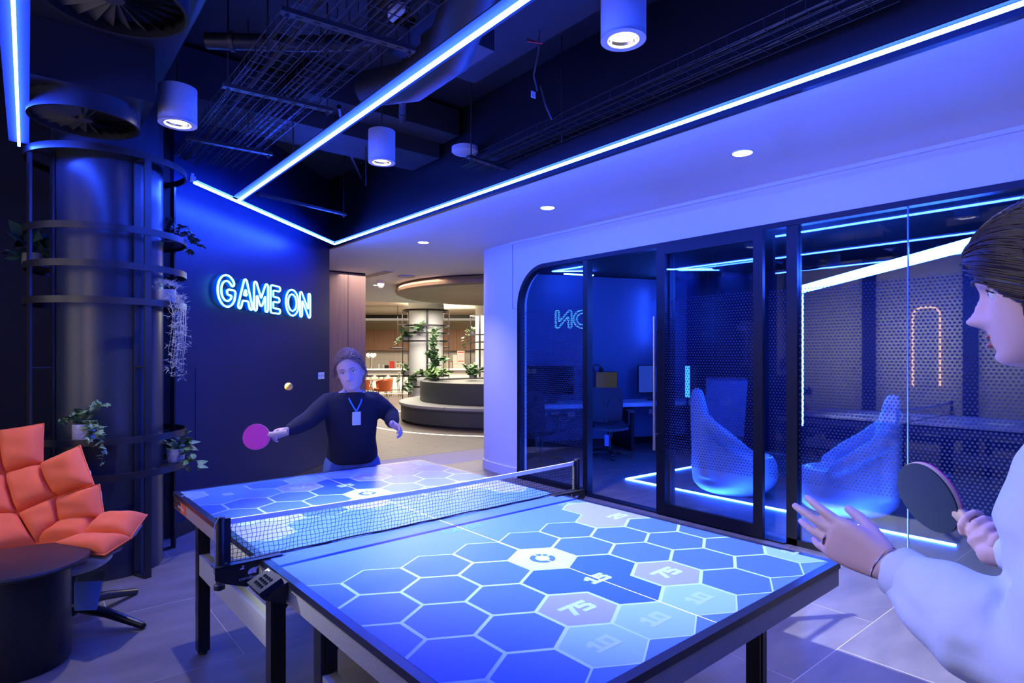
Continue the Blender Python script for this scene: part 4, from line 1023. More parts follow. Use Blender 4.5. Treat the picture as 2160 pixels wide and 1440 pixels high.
dk = thing('desk', 'long pale edged desk along the back wall of the glass room', 'desk', (6.6, 5.5, 0))
part('worktop', MB().box((-.36, -.75, .69), (2.9, -.02, .75), GM), deskm, dk); part('panel', MB().box((-.36, -.08, .12), (2.9, -.05, .68), GM), roomw, dk)
for x in (-.3, 1.3, 2.7): part('leg', MB().box((x, -.70, 0), (x+.05, -.06, .69), GM), black, dk)
def monitor(label, x, y, w, h, z=.75, m=None, rz=0):
    p = GM @ Vector((x, y, z)); t = thing('monitor', label, 'monitor', p, math.atan2(gb.y, gb.x)+rz, 'monitors on the desk in the glass room'); P = lambda *a, **k: part(*a, world=False, **k)
    P('stand', MB().box((-.11, -.08, 0), (.11, .08, .012)).box((-.02, .02, .012), (.02, .04, .22)), black, t); P('housing', MB().box((-w/2, 0, .12), (w/2, .03, .12+h)), black, t); P('screen', MB().box((-w/2+.012, -.002, .132), (w/2-.012, 0, .12+h-.012)), m or screenm, t); return t
monitor('wide dark monitor behind the dotted glass near the white wall', .08, -.35, .80, .46)
monitor('monitor with a dull yellowish screen above the office chair', 1.05, -.35, .40, .36, m=mat('dim_screen', (.02, .02, .01), .2, emit=(.05, .045, .012), estr=.6))
monitor('monitor showing a pale blue side strip by the door handle', 1.95, -.32, .62, .46, m=mat('blue_screen', (.02, .02, .05), .2, emit=(.02, .06, .5), estr=.7))
hs = thing('headset', 'black headset perched on top of the yellowish monitor', 'headset', GM @ Vector((.88, -.33, 1.24)))
hc = GM @ Vector((.88, -.33, 1.26)); part('headband', MB().tube([hc+Vector((math.cos(a)*.085*gb.x, math.cos(a)*.085*gb.y, math.sin(a)*.08)) for a in [PI*k/12 for k in range(13)]], .012, 8), black, hs, True)
for s in (-1, 1): part('ear_cup', MB().ell(hc+gb*(s*.085), (.04, .04, .045)), black, hs, True)
for i, x in enumerate((.05, .27, .55, 2.05)):
    c = GM @ Vector((x, -.081, .50)); socket('desk_socket', c, gb, -Vector((-gb.y, gb.x, 0)), .13, .075, ['leftmost of the pale sockets under the desk', 'middle one of the pale sockets under the desk', 'pale socket with a white lead under the desk', 'pale socket right of the office chair in the doorway'][i])
single('white_lead', MB().tube([GM @ Vector((.55, -.10, .52)), GM @ Vector((.46, -.12, .43)), GM @ Vector((.36, -.11, .45)), GM @ Vector((.30, -.09, .50))], .006, 6), ivory, 'white lead looping between sockets under the desk', 'cable', smooth=True)
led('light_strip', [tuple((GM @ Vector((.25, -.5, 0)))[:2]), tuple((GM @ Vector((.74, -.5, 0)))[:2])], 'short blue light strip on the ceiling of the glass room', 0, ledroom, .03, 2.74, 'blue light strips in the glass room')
bw = thing('light_bar', 'added slim upright blue light bar hidden behind the door stile, lighting the back wall', 'lamp', GM @ Vector((2.107, -.24, 0)))  # unseen lamp placed to make the back wall glow
part('diffuser', MB().box((2.092, -.262, 1.70), (2.122, -.238, 2.62), GM), ledroom, bw); part('channel', MB().box((2.097, -.237, 0), (2.117, -.225, 2.64), GM), black, bw)
# racing rig
rg = thing('racing_rig', 'racing simulator seat and wheel stand behind the left white chair', 'gaming seat', (7.3, 4.0, 0), R(40))
P = lambda *a, **k: part(*a, world=False, **k)
P('frame', MB().box((-.7, -.28, 0), (.7, -.22, .06)).box((-.7, .22, 0), (.7, .28, .06)).box((-.05, -.25, .06), (.05, .25, .30)), rubf, rg)
P('seat', MB().rings([[(-.45, y, .30), (.05, y, .34), (.10, y, .42), (-.40, y, .42)] for y in (-.26, .26)]), meshf, rg); P('backrest', MB().rings([[(-.48, y*w, .36), (-.36, y*w, .36), (-.62, y*w, 1.18), (-.74, y*w, 1.14)] for y, w in ((-.26, 1), (-.2, 1), (.2, 1), (.26, 1))]), roomw, rg)
P('wheel_post', MB().beam((.55, 0, .05), (.50, 0, .78), .06, .06), rubf, rg)
wh = [(.42+.06*math.sin(a), .15*math.cos(a), .86+.14*math.sin(a)) for a in [2*PI*k/24 for k in range(25)]]
P('steering_wheel', MB().tube(wh, .016, 8), rubf, rg, smooth=True)
bl = thing('light_bar', 'bright upright blue light bar beside the racing seat', 'lamp', (7.05, 4.38, .70))
part('diffuser', MB().box((7.04, 4.33, .86), (7.06, 4.40, 1.33)), mat('led_blue_dim', (0, 0, 0), emit=(.05, .35, 1), estr=3), bl); part('base', MB().cyl((7.05, 4.365, 0), .10, .015, 20).box((7.045, 4.35, .015), (7.055, 4.38, .86)), black, bl)

# warm backlit mirror and seating on the left, seen only reflected in the glass
mi = thing('backlit_mirror', 'upright mirror with a warm light outline, reflected in the glass wall', 'mirror', (-2.19, 2.2, 1.0))
mo = [(y, z) for y, z in [(2.02, 1.0), (2.02, 2.05)]+[(2.16-.14*math.cos(a), 2.10+.14*math.sin(a)) for a in [PI/2*k/6 for k in range(7)]]+[(2.24+.14*math.sin(a), 2.10+.14*math.cos(a)) for a in [PI/2*k/6 for k in range(7)]]+[(2.38, 1.0)]]
part('light_outline', MB().tube([(-2.165, y, z) for y, z in mo], .016, 8), warmled, mi, True); part('plate', MB().box((-2.185, 2.05, 1.02), (-2.175, 2.35, 2.2)), beige, mi)

# ================================================================== CAFE HALL BEYOND
HM = Matrix.Rotation(HALLROT, 4, 'Z')           # local x runs to the right of the picture, y away from the game zone
def HF(x, y): return HM @ Vector((x, y, 0))
def hthing(name, label, cat, lx, ly, z=0, group=None, rz=0): 
    p = HM @ Vector((lx, ly, z)); return thing(name, label, cat, p, HALLROT+rz, group)
def hp(name, mb, m, t, smooth=False, **k): return part(name, mb, m, t, smooth, False, **k)
# timber panelled wall beside the sign wall
struct('wall_panelled', MB().box((3.0, 8.50, 0), (3.86, 8.62, 2.845)), pinkoak)
pj = MB().box((3.545, 8.497, 0), (3.551, 8.50, 2.845)).box((3.22, 8.497, 0), (3.224, 8.5, 2.845)); ps = bpy.data.objects['wall_panelled']; part('panel_joint', pj, seamm, ps)
struct('trim_5', MB().box((3.0, 8.51, 2.845), (3.86, 8.6, 2.87)), void)
struct('wall_hall_left', MB().box((2.9, 8.62, 0), (3.6, 9.6, 2.87)), pinkoak)
# ceiling fittings in the hall
ld = thing('linear_diffuser', 'slotted linear air diffuser in the white ceiling beside the timber wall', 'air vent', (4.05, 8.5, 2.86)); part('frame', MB().box((3.95, 8.0, 2.860), (4.13, 9.0, 2.8695)), whitem, ld)
for k in range(3): part('slot', MB().box((3.965+.055*k, 8.0, 2.858), (3.985+.055*k, 9.0, 2.8605)), void, ld)
for p, r, l in (((4.56, 8.35), .16, 'large round white speaker grille in the hall ceiling'), ((4.35, 10.5), .10, 'small round white speaker grille near the timber wall')):
    t = thing('ceiling_speaker', l, 'ceiling disc', (*p, 2.85)); part('disc', MB().lathe([(r*.9, 0), (r, .006), (r, .02)], 32, (*p, 2.85)), mat('pale_grille', (.55, .54, .60), .6), t, True)
sm = thing('smoke_detector', 'white smoke detector under the ceiling at the tip of the timber raft', 'detector', (4.52, 9.23, 2.74)); part('body', MB().lathe([(.035, 0), (.045, .02), (.062, .04), (.066, .13)], 28, (4.52, 9.23, 2.74)), ivory, sm, True)
downlight((4.75, 9.9), 'tiny bright downlight in the hall ceiling', .05, 1, lampm, False)
# timber raft: wide disc with a rounded rim hung below the ceiling
RC = (7.196, 8.717)
rf = thing('timber_raft', 'large round timber ceiling raft above the curved bench', 'ceiling raft', (*RC, 2.70))
part('disc', MB().lathe([(.9, .13), (1.1, .14), (2.05, .06), (2.24, .0), (2.32, .03), (2.33, .08), (2.28, .15), (.9, .165)], 96, (*RC, 2.70)), raftwood, rf, True)
part('cove', MB().hoop((*RC, 2.80), 2.10, .03, .05, 96), mat('cove_glow', (.5, .4, .3), .6, emit=(1, .62, .32), estr=1.2), rf)
part('plate', MB().lathe([(0.01, .11), (.28, .11), (.30, .14)], 40, (RC[0]-.35, RC[1]-.75, 2.68)), whitem, rf, True)
# tiered round bench
BC = (8.469, 10.26)
bn = thing('curved_bench', 'large round tiered bench with grey upholstered seat and dark sides', 'bench', (*BC, 0))
part('seat_base', MB().lathe([(2.50, 0), (2.50, .05), (2.58, .051), (2.58, .36), (1.8, .36)], 120, (*BC, 0), cap=False), greyside, bn, True)
for k in range(6):
    a0 = 2*PI*k/6+.35; A = [a0+(2*PI/6-.006)*i/22 for i in range(23)]; pr = [(2.02, .36), (2.60, .36), (2.625, .385), (2.62, .43), (2.58, .445), (2.02, .445)]
    part('seat_cushion', MB().rings([[(BC[0]+math.cos(a)*r, BC[1]+math.sin(a)*r, z) for r, z in pr] for a in A]), greyup, bn, True)
part('upper_tier', MB().lathe([(2.02, .36), (2.14, .46), (2.14, .86), (2.13, .90), (1.95, .90), (1.95, .86), (.6, .86)], 120, (*BC, 0), cap=False), greyside, bn, True)
part('plinth', MB().lathe([(2.45, 0), (2.45, .05)], 90, (*BC, 0), cap=False), void, bn)
lr = thing('floor_light', 'thin warm light line let into the floor around the round bench', 'light strip', (*BC, 0)); part('diffuser', MB().hoop((*BC, .0), 3.42, .004, .035, 160), mat('led_floor', (0, 0, 0), emit=(1, .86, .68), estr=5), lr)
# white column with rings and plants
WC = Vector((8.29, 13.79, 0))
wc = single('round_column', MB().cyl((WC.x, WC.y, 0), .475, 3.2, 64).cyl((WC.x, WC.y, 2.76), .495, .30, 64), mat('column_white', (.66, .68, .68), .6), 'white round column behind the round bench', 'column', smooth=True)
wf = thing('plant_frame', 'black hoop frame around the white column in the hall', 'shelving frame', WC)
for z in (2.75, 2.32, 2.11, 1.89, .92, .63): part('hoop', MB().hoop((WC.x, WC.y, z-.02), .662, .045, .05, 56), blackm, wf, True)
ca = math.atan2(-.84868-WC.y, -.69359-WC.x)
for a in (ca+.06, ca-R(83), ca+R(83), ca+R(180)):
    part('post', MB().box((.642, -.025, 0), (.662, .025, 2.75), Matrix.Translation(WC) @ Matrix.Rotation(a, 4, 'Z')), blackm, wf); part('post', MB().box((.49, -.02, 0), (.505, .02, 2.75), Matrix.Translation(WC) @ Matrix.Rotation(a, 4, 'Z')), blackm, wf)
    for z in (1.10, 1.55): part('rung', MB().box((.50, -.008, z), (.645, .008, z+.012), Matrix.Translation(WC) @ Matrix.Rotation(a, 4, 'Z')), blackm, wf)
hx = Vector((.769, -.639, 0)); hy = Vector((-.639, -.769, 0))
def HS(*q): return [tuple(hx*a+hy*b+Vector((0, 0, c))) for a, b, c in q]
def around(a, r, z): p = WC+Vector((math.cos(ca+R(a))*r, math.sin(ca+R(a))*r, z)); return (p.x, p.y, p.z)
pot_plant('hall_plant', 'bushy plant on the white column between its upper hoops', around(-16, .585, 2.12), .05, .08, potg, [HS((0, 0, .08), (-.10, .03, .24), (-.16, .05, .12)), HS((0, 0, .08), (.10, .03, .22)), HS((0, 0, .08), (0, .05, .28)), HS((0, 0, .1), (-.12, .06, .04))], 'big', .13, 5)
pot_plant('hall_plant', 'trailing plant on the left of the white column', around(-72, .585, 1.90), .09, .12, potg, [HS((0, 0, .12), (-.10, .03, .18), (-.18, .05, .04), (-.22, .05, -.06)), HS((0, 0, .12), (.10, .03, .20), (.16, .04, .12)), HS((0, 0, .12), (-.05, .04, .24), (-.08, .05, .36)), HS((0, 0, .1), (.02, .06, .22))], 'big', .13, 6)
pot_plant('hall_plant', 'small plant on the low left hoop of the white column', around(-75, .585, .93), .06, .10, potg, [HS((0, 0, .1), (-.06, .03, .30)), HS((0, 0, .1), (.06, .03, .25)), HS((0, 0, .1), (-.16, .03, .1), (-.16, .03, -.12))], 'big', .11, 4)
pot_plant('hall_plant', 'leafy plant hanging low in front of the white column', around(-30, .65, .67), .08, .12, potg, [HS((0, 0, .12), (-.2, .03, .16), (-.28, .04, -.08)), HS((0, 0, .12), (.05, .03, .28)), HS((0, 0, .12), (-.1, .05, .05), (-.1, .05, -.18)), HS((0, 0, .12), (-.1, .0, .26))], 'big', .13, 5)
bp = Vector((7.45, 12.05, .88))
pot_plant('climbing_plant', 'tall climbing plant growing from the bench planter in front of the white column', tuple(bp), .14, .06, potg,
          [HS((0, 0, 0), (.04, .02, .4), (-.02, .03, .8), (.02, .02, 1.1), (-.02, 0, 1.32)), HS((.03, 0, 0), (-.05, .03, .35), (.05, .03, .75), (-.05, .02, 1.05), (.04, 0, 1.3)), HS((0, 0, 0), (.08, 0, .5), (.04, 0, .9), (.08, 0, 1.15)), HS((0, .04, 0), (-.03, .06, .3), (.02, .06, .6), (.0, .06, .9)), HS((.06, 0, .3), (.2, 0, .6), (.26, 0, .52)), HS((0, 0, .55), (-.14, 0, .7))], 'big', .12, 18)
pot_plant('fern', 'light green fern at the foot of the climbing plant', tuple(bp+hx*.02+hy*.22), .10, .05, potg, [HS((0, 0, .03), (.26*math.cos(a), .12*math.sin(a), .24), (.42*math.cos(a), .2*math.sin(a), .20)) for a in [2*PI*k/14 for k in range(14)]], 'fern', .16, 6)
pot_plant('hall_plant', 'round leafy plant on the right rim of the bench', (8.35, 11.6, .90), .10, .10, potg, [HS((0, 0, .1), (.2*math.cos(a), .1*math.sin(a), .28+.1*math.sin(a*3))) for a in [2*PI*k/9 for k in range(9)]], 'big', .12, 5)
# second white column at the right, partly hidden by the white wall
W2 = HM @ Vector((-.42, 20.6, 0)); W2 = Vector((11.30, 14.75, 0))
single('round_column', MB().cyl((W2.x, W2.y, 0), .46, 3.2, 48), MATS['column_white'], 'second white column half hidden behind the curved white wall', 'column', smooth=True)
w2 = thing('plant_frame', 'black hoop frame around the half hidden white column', 'shelving frame', W2)
for z in (2.78, 2.16, 1.92, 1.68, .98): part('hoop', MB().hoop((W2.x, W2.y, z-.02), .64, .045, .05, 48), blackm, w2, True)
c2a = math.atan2(-.84868-W2.y, -.69359-W2.x)
for a in (c2a-R(86), c2a-R(30), c2a+R(86)): part('post', MB().box((.60, -.025, 0), (.63, .025, 2.8), Matrix.Translation(W2) @ Matrix.Rotation(a, 4, 'Z')), blackm, w2)
pot_plant('hall_plant', 'stringy trailing plant high on the half hidden white column', (W2.x-.45, W2.y+.38, 2.16), .09, .12, potg, [HS((0, 0, .12), (-.16, .03, .22), (-.24, .04, -.10), (-.24, .04, -.42)), HS((0, 0, .12), (.05, .02, .26)), HS((0, 0, .12), (-.1, .05, .16), (-.14, .05, -.3))], 'big', .11, 6)
pot_plant('hall_plant', 'plant on the lower hoop of the half hidden white column', (W2.x-.05, W2.y-.52, .99), .10, .10, potg, [HS((0, 0, .1), (.16*math.cos(a), .1*math.sin(a), .30)) for a in [2*PI*k/8 for k in range(8)]], 'big', .14, 5)
# bar
def HB(px, t): return ((px-1080)/1263.17*t-0.0, t)      # metres right of, and ahead of, the game-zone viewpoint line
O = Vector((-.69359, -.84868, 0))
def hall(name, label, cat, u, t, z=0, group=None, rz=0.0): p = O+HM @ Vector((u, t, 0)); return thing(name, label, cat, (p.x, p.y, z), HALLROT+rz, group)
br = hall('bar_counter', 'long white bar counter at the far end of the hall', 'counter', -3.2, 22.6)
hp('counter_top', MB().box((-4.0, -.05, .95), (1.74, .75, 1.0)), corian, br); hp('front', MB().box((-4.0, .18, .08), (1.66, .24, .95)), corian, br); hp('end_panel', MB().box((1.62, .0, 0), (1.74, .7, .95)), beige, br)
hp('kick_light', MB().box((-4.0, .17, .03), (2.2, .178, .06)), warmled, br)
bh = hall('back_counter', 'white back counter with kitchen things at the far wall', 'counter', -1.5, 25.0); hp('top', MB().box((-8, -.55, .92), (4.5, .1, .96)), corian, bh); hp('cabinet', MB().box((-8, -.5, 0), (4.5, .1, .92)), corian, bh)
p = O+HM @ Vector((0, 25.2, 0)); FM = Matrix.Translation(p) @ HM
struct('wall_far', MB().box((-14, .1, 0), (10, .2, 3.3), FM), beige)
struct('splashback', MB().box((-9.0, .06, .96), (4, .1, 1.70), FM), splash)['kind'] = 'structure'
sj = MB()
for k in range(60): sj.box((-9+.2*k, .055, .96), (-8.99+.2*k, .06, 1.7), FM)
for z in (1.15, 1.34, 1.53): sj.box((-9, .055, z), (4, .06, z+.012), FM)
part('tile_joint', sj, grout, bpy.data.objects['splashback'], kind='stuff')
uc = hall('wall_cabinet', 'row of oak wall cabinets over the back counter', 'cabinet', -3, 24.9); hp('carcass', MB().box((-3.6, -.02, 1.70), (4.2, .3, 2.58)), oak, uc)
for k in range(9): hp('door', MB().box((-3.58+.86*k, -.045, 1.71), (-2.74+.86*k, -.02, 2.57)), oak, uc)
hp('side_panel', MB().box((-3.75, -.35, .0), (-3.6, .3, 2.58)), oak, uc)
beam_ = hall('ceiling_beam', 'dark beam across the far end of the hall ceiling', 'beam', -2, 21.0, 2.72); hp('beam', MB().box((-6, 0, 0), (6, .25, .20)), black, beam_)
def stool(u, label):
    t = hall('bar_stool', label, 'stool', u, 21.9, 0, 'black bar stools at the white counter')
    hp('seat', MB().lathe([(.05, .715), (.17, .72), (.20, .74), (.205, .77), (.17, .755), (.02, .745)], 24), legm, t, True)
    for a in range(4): c, s = math.cos(a*PI/2+.78), math.sin(a*PI/2+.78); hp('leg', MB().tube([(c*.13, s*.13, .72), (c*.23, s*.23, 0)], .011, 6), legm, t)
    hp('foot_ring', MB().tube([(math.cos(q)*.195, math.sin(q)*.195, .24) for q in [2*PI*k/20 for k in range(21)]], .008, 5), legm, t); return t
for px, l in ((776, 'leftmost black bar stool, half behind the players shoulder'), (805, 'middle black bar stool at the white counter'), (833, 'black bar stool at the counter beside the white column')): stool((px-1080)/1263.17*21.9, l)
stool((857-1080)/1263.17*21.9, 'black bar stool half behind the plant frame')
def tub(u, t_, label, rz):
    t = hall('tub_chair', label, 'chair', u, t_, 0, 'orange tub chairs in the hall', rz); n = 18
    hp('seat', MB().cyl((0, 0, .40), .27, .07, 24), mat('orange_fabric', (.50, .11, .03), .8) if 'orange_fabric' not in MATS else MATS['orange_fabric'], t, True)
    A = [R(-120+240*k/n) for k in range(n+1)]
    hp('backrest', MB().rings([[(-math.cos(a)*r, math.sin(a)*r, z) for r, z in ((.27, .38), (.33, .80-.12*abs(a)/2), (.30, .80-.12*abs(a)/2), (.24, .40))] for a in A]), MATS['orange_fabric'], t, True)
    for a in range(4): c, s = math.cos(a*PI/2+.78), math.sin(a*PI/2+.78); hp('leg', MB().tube([(c*.16, s*.16, .40), (c*.26, s*.26, 0)], .010, 6), chrome, t)
tub(-4.05, 18.7, 'orange tub chair right of the player, showing its curved back', R(200)); tub(-4.85, 19.6, 'orange tub chair mostly hidden behind the player', R(20))
ct = hall('cafe_table', 'small round cafe table with crossed wire legs behind the player', 'table', -4.45, 18.9); hp('top', MB().cyl((0, 0, .72), .38, .025, 32), oak, ct)
for a in range(4): c, s = math.cos(a*PI/2), math.sin(a*PI/2); hp('leg', MB().tube([(c*.30, s*.30, .72), (-s*.22, c*.22, 0)], .012, 6), chrome, ct)
pn = hall('pendant_lamp', 'black disc pendant lamp hanging over the bar', 'lamp', (839-1080)/1263.17*20, 20, 1.70); hp('shade', MB().lathe([(.24, 0), (.28, .015), (.28, .05), (.05, .07)], 40), black, pn, True); hp('cable', MB().cyl((0, 0, .07), .010, 1.4, 8), black, pn); hp('cross_bar', MB().box((-.02, -.01, .82), (.38, .01, .84)), black, pn)
pn2 = hall('pendant_lamp', 'black disc pendant lamp half behind the right side of the white column', 'lamp', (936-1080)/1263.17*20.3, 20.3, 1.74); hp('shade', MB().lathe([(.18, 0), (.21, .015), (.21, .05), (.05, .07)], 32), black, pn2, True); hp('cable', MB().cyl((0, 0, .07), .010, 1.4, 8), black, pn2)
tpn = hall('beer_tap', 'chrome beer tap fountain with glowing round globes on the bar', 'tap', (783-1080)/1263.17*22.8, 22.8, 1.0); hp('column', MB().lathe([(.09, 0), (.07, .03), (.035, .06), (.035, .40), (.05, .44)], 20), chrome, tpn, True)
hp('manifold', MB().tube([(-.13, 0, .42), (.13, 0, .42)], .03, 10), chrome, tpn)
for x in (-.12, .02, .13): hp('globe', MB().ell((x, -.02, .52), (.068, .068, .068)), globem, tpn, True); hp('handle', MB().cyl((x+.04, .03, .45), .008, .18, 8), chrome, tpn)
def boxlet(u, t_, z, w, d, h, m, name, label, cat, grp=None): t = hall(name, label, cat, u, t_, z, grp); hp('body', MB().rings([[(-w/2, -d/2, 0), (w/2, -d/2, 0), (w/2, d/2, 0), (-w/2, d/2, 0)], [(-w/2, -d/2, h*.97), (w/2, -d/2, h*.97), (w/2, d/2, h*.97), (-w/2, d/2, h*.97)], [(-w/2+.01, -d/2+.01, h), (w/2-.01, -d/2+.01, h), (w/2-.01, d/2-.01, h), (-w/2+.01, d/2-.01, h)]]), m, t); return t
Z0 = .96; U = lambda px, t_=24.6: (px-1080)/1263.17*t_
boxlet(U(826.5), 24.6, Z0, .17, .1, .31, redm, 'paper_bag', 'bright red paper bag standing on the back counter', 'bag')
for px, w, h, m, l in ((799, .10, .20, potw, 'white canister left on the back counter'), (808, .10, .17, silverb, 'grey canister on the back counter'), (816, .16, .14, black, 'dark kitchen machine left of the red bag')): 
    t = hall('canister', l, 'canister', U(px), 24.6, Z0); hp('body', MB().lathe([(w*.5, 0), (w*.5, h*.9), (w*.42, h)], 20), m, t, True)
for px, l in ((840, 'left of two clear cereal dispensers on the back counter'), (851, 'right of two clear cereal dispensers on the back counter')):
    t = boxlet(U(px), 24.6, Z0, .17, .15, .24, cardm, 'food_dispenser', l, 'dispenser', 'cereal dispensers'); hp('window', MB().box((-.04, -.08, .06), (.04, -.075, .18)), mat('cereal', (.40, .22, .10), .7) if 'cereal' not in MATS else MATS['cereal'], t); hp('knob', MB().cyl((0, -.02, .24), .05, .05, 12), oak, t)
bx = boxlet(U(974), 24.3, 1.17, .30, .25, .52, cardm, 'carton', 'tall white carton with red print on the right of the counter', 'box'); hp('print', MB().box((-.12, -.127, .44), (.12, -.125, .48)).box((-.12, -.127, .08), (.12, -.125, .12)), redm, bx); hp('drawing', MB().box((-.08, -.127, .20), (.08, -.125, .36)), MATS['pale_grille'], bx)
boxlet(U(972), 24.2, Z0, .52, .3, .20, cardm, 'tray_box', 'low white box under the tall carton', 'box'); boxlet(U(962), 24.25, 1.17, .16, .2, .36, cardm, 'carton', 'narrow white carton stacked left of the tall carton', 'box'); boxlet(U(993), 24.4, Z0, .22, .2, .17, silverb, 'tray', 'grey stacked trays right of the low white box', 'tray')
for px, l in ((944, 'clear jar left on the right part of the counter'), (953, 'clear jar beside the cartons')): t = hall('jar', l, 'jar', U(px), 24.5, Z0); hp('body', MB().lathe([(.075, 0), (.08, .26), (.06, .28)], 18), splash, t, True); hp('lid', MB().cyl((0, 0, .28), .07, .03, 16), redm if px == 953 else silverb, t)

# ================================================================== PEOPLE
def frame(c, x, y, z): return Matrix((Vector(x), Vector(y), Vector(z))).transposed().to_4x4() if c is None else Matrix.Translation(c) @ Matrix((Vector(x), Vector(y), Vector(z))).transposed().to_4x4()
def smooth_interp(tab, z):
    zs = [t[0] for t in tab]; 
    return [float(np.interp(z, zs[::-1], [t[k] for t in tab][::-1])) for k in range(1, len(tab[0]))]
HEADP = [(.122, .012, -.028, .010), (.118, .040, -.052, .036), (.108, .064, -.076, .056), (.088, .083, -.094, .069), (.060, .093, -.103, .0755), (.035, .0955, -.104, .0765), (.018, .0945, -.102, .076), (.0, .086, -.098, .0745), (-.02, .0845, -.092, .072),
         (-.04, .086, -.084, .069), (-.055, .0855, -.074, .0655), (-.070, .0835, -.060, .061), (-.085, .081, -.042, .055), (-.098, .0825, -.022, .046), (-.108, .078, -.004, .036), (-.114, .066, .012, .024), (-.117, .050, .028, .010)]
def head(mb, M, s=1.0, nose=1.0):
    rs = []; n = 72
    zz = [-.117+.239*k/62 for k in range(63)]
    g = lambda x, c, w: math.exp(-((x-c)/w)**2)
    for z in zz:
        f, b, w = smooth_interp(HEADP, z); ym = .004 if z > -.05 else (.004+(-.05-z)*.35); ring = []
        ns = nose*(.027*g(z, -.040, .0115)+.019*g(z, -.021, .017)+.006*g(z, 0, .014)); nw = .0095+.007*g(z, -.042, .012)
        for k in range(n):
            a = 2*PI*k/n; sx_ = math.sin(a); cy_ = math.cos(a); ex = .86
            x = w*math.copysign(abs(sx_)**.94, sx_); y = ym+((f-ym)*abs(cy_)**ex if cy_ > 0 else -(ym-b)*abs(cy_)**.95)
            if cy_ > 0:
                y += ns*math.exp(-(x/nw)**2)
                y -= .011*g(z, .0, .012)*(g(x, .031, .017)+g(x, -.031, .017))            # eye sockets
                y += .0045*g(z, .020, .008)*(g(x, .028, .022)+g(x, -.028, .022))         # brow
                y += (.0065*g(z, -.0655, .0048)+.0065*g(z, -.0785, .0055)-.004*g(z, -.0720, .0022))*math.exp(-(x/.021)**4)
                y -= .003*g(z, -.088, .006)*g(x, 0, .02); y += .003*g(z, -.100, .009)*g(x, 0, .018)
            ring.append(M @ Vector((x*s, y*s, z*s)))
        rs.append(ring)
    mb.rings(rs)
    for sd in (-1, 1):
        E_ = M @ Matrix.Translation((sd*.077*s, -.008*s, -.012*s)) @ Matrix.Rotation(sd*.35, 4, 'Z')
        mb.ell((0, 0, 0), (.007*s, .018*s, .031*s), E_) if False else mb.rings([[E_ @ Vector((math.sin(t)*math.cos(p)*.008*s, math.sin(t)*math.sin(p)*.019*s, -math.cos(t)*.032*s)) for p in [2*PI*k/14 for k in range(14)]] for t in [PI*i/9 for i in range(1, 9)]])
def eyes(parent, M, s):
    for sd in (-1, 1):
        c = M @ Vector((sd*.031*s, .0660*s, 0)); e = part('eye', MB().ell(c, (.0118*s,)*3), eyew, parent, True)
        part('iris', MB().ell(M @ Vector((sd*.031*s, .0735*s, 0)), (.0052*s,)*3), eyed, e, True)
def face_marks(parent, M, s, m):
    for sd in (-1, 1):
        part('eyebrow', MB().tube([M @ (V((sd*x, y, z))*s) for x, y, z in ((.012, .0985, .0185), (.024, .0975, .0235), (.036, .0905, .0245), (.046, .080, .020))], [.0014*s, .0026*s, .0024*s, .0008*s], 6), m, parent, True)
        part('eyelashes', MB().tube([M @ (V((sd*x, y, z))*s) for x, y, z in ((.020, .0765, .001), (.026, .0795, .0062), (.032, .0795, .0070), (.039, .0755, .0045), (.044, .069, .0005))], .0013*s, 5), m, parent, True)
def hand(mb, wrist, F, U, side, s=1.0, curl=(.25, .3, .35, .45), spread=.06, thumb=(.55, .75, .25), grip=None):
    """palm, four unequal fingers with knuckle bends, thumb from the side of the palm. F forward, U towards the index side, B the back of the hand"""
    F = Vector(F).normalized(); U = Vector(U); U = (U-F*U.dot(F)).normalized(); B = F.cross(U)*side; w = Vector(wrist)
    rs = []
    for t, hw, ht in ((-.02, .026, .020), (.0, .027, .019), (.02, .033, .018), (.05, .039, .016), (.08, .042, .0145), (.098, .040, .012), (.106, .034, .006)):
        c = w+F*t*s; rs.append([c+(U*math.copysign(abs(math.cos(a))**.7, math.cos(a))*hw+B*math.copysign(abs(math.sin(a))**.8, math.sin(a))*ht)*s for a in [2*PI*k/16 for k in range(16)]])
    mb.rings(rs)
    roots = ((.029, .094, .073, .0088), (.0095, .099, .081, .0090), (-.0105, .096, .075, .0085), (-.029, .087, .058, .0076))
    for k, (u, f, L, r) in enumerate(roots):
        p = w+(F*f+U*u)*s; ang = 0.0; sp = (1.5-k)*spread; d0 = (F+U*sp).normalized(); P = [(*(p-d0*.02*s), r*s*1.05), (*p, r*s*1.08)]
        for j, (fr_, cf) in enumerate(((.46, .8), (.31, 1.1), (.23, .8))):
            ang += curl[k]*cf; d = d0*math.cos(ang)-B*math.sin(ang); p = p+d*(L*fr_*s); P.append((*p, r*s*(.98, .90, .74)[j]))
        mb.limb(P, 10)
    a, b, c = thumb; p0 = w+(F*.018+U*.022-B*.004)*s; d1 = (F*a+U*b-B*c).normalized(); p1 = p0+d1*.038*s; d2 = (F*(a+.25)+U*(b-.15)-B*(c+.1)).normalized(); p2 = p1+d2*.032*s; d3 = (F*(a+.5)+U*(b-.35)-B*(c+.15)).normalized(); p3 = p2+d3*.025*s
    mb.limb([(*p0, .0145*s), (*p1, .0115*s), (*p2, .0100*s), (*p3, .0078*s)], 10)
def torso(mb, secs, r, f, n=24):
    r = Vector(r); f = Vector(f)
    mb.rings([[Vector(c)+r*math.copysign(abs(math.cos(a))**.85, math.cos(a))*w+f*math.copysign(abs(math.sin(a))**.9, math.sin(a))*d for a in [2*PI*k/n for k in range(n)]] for c, w, d in secs])
V = Vector
def pt(p, r): return (p[0], p[1], p[2], r)

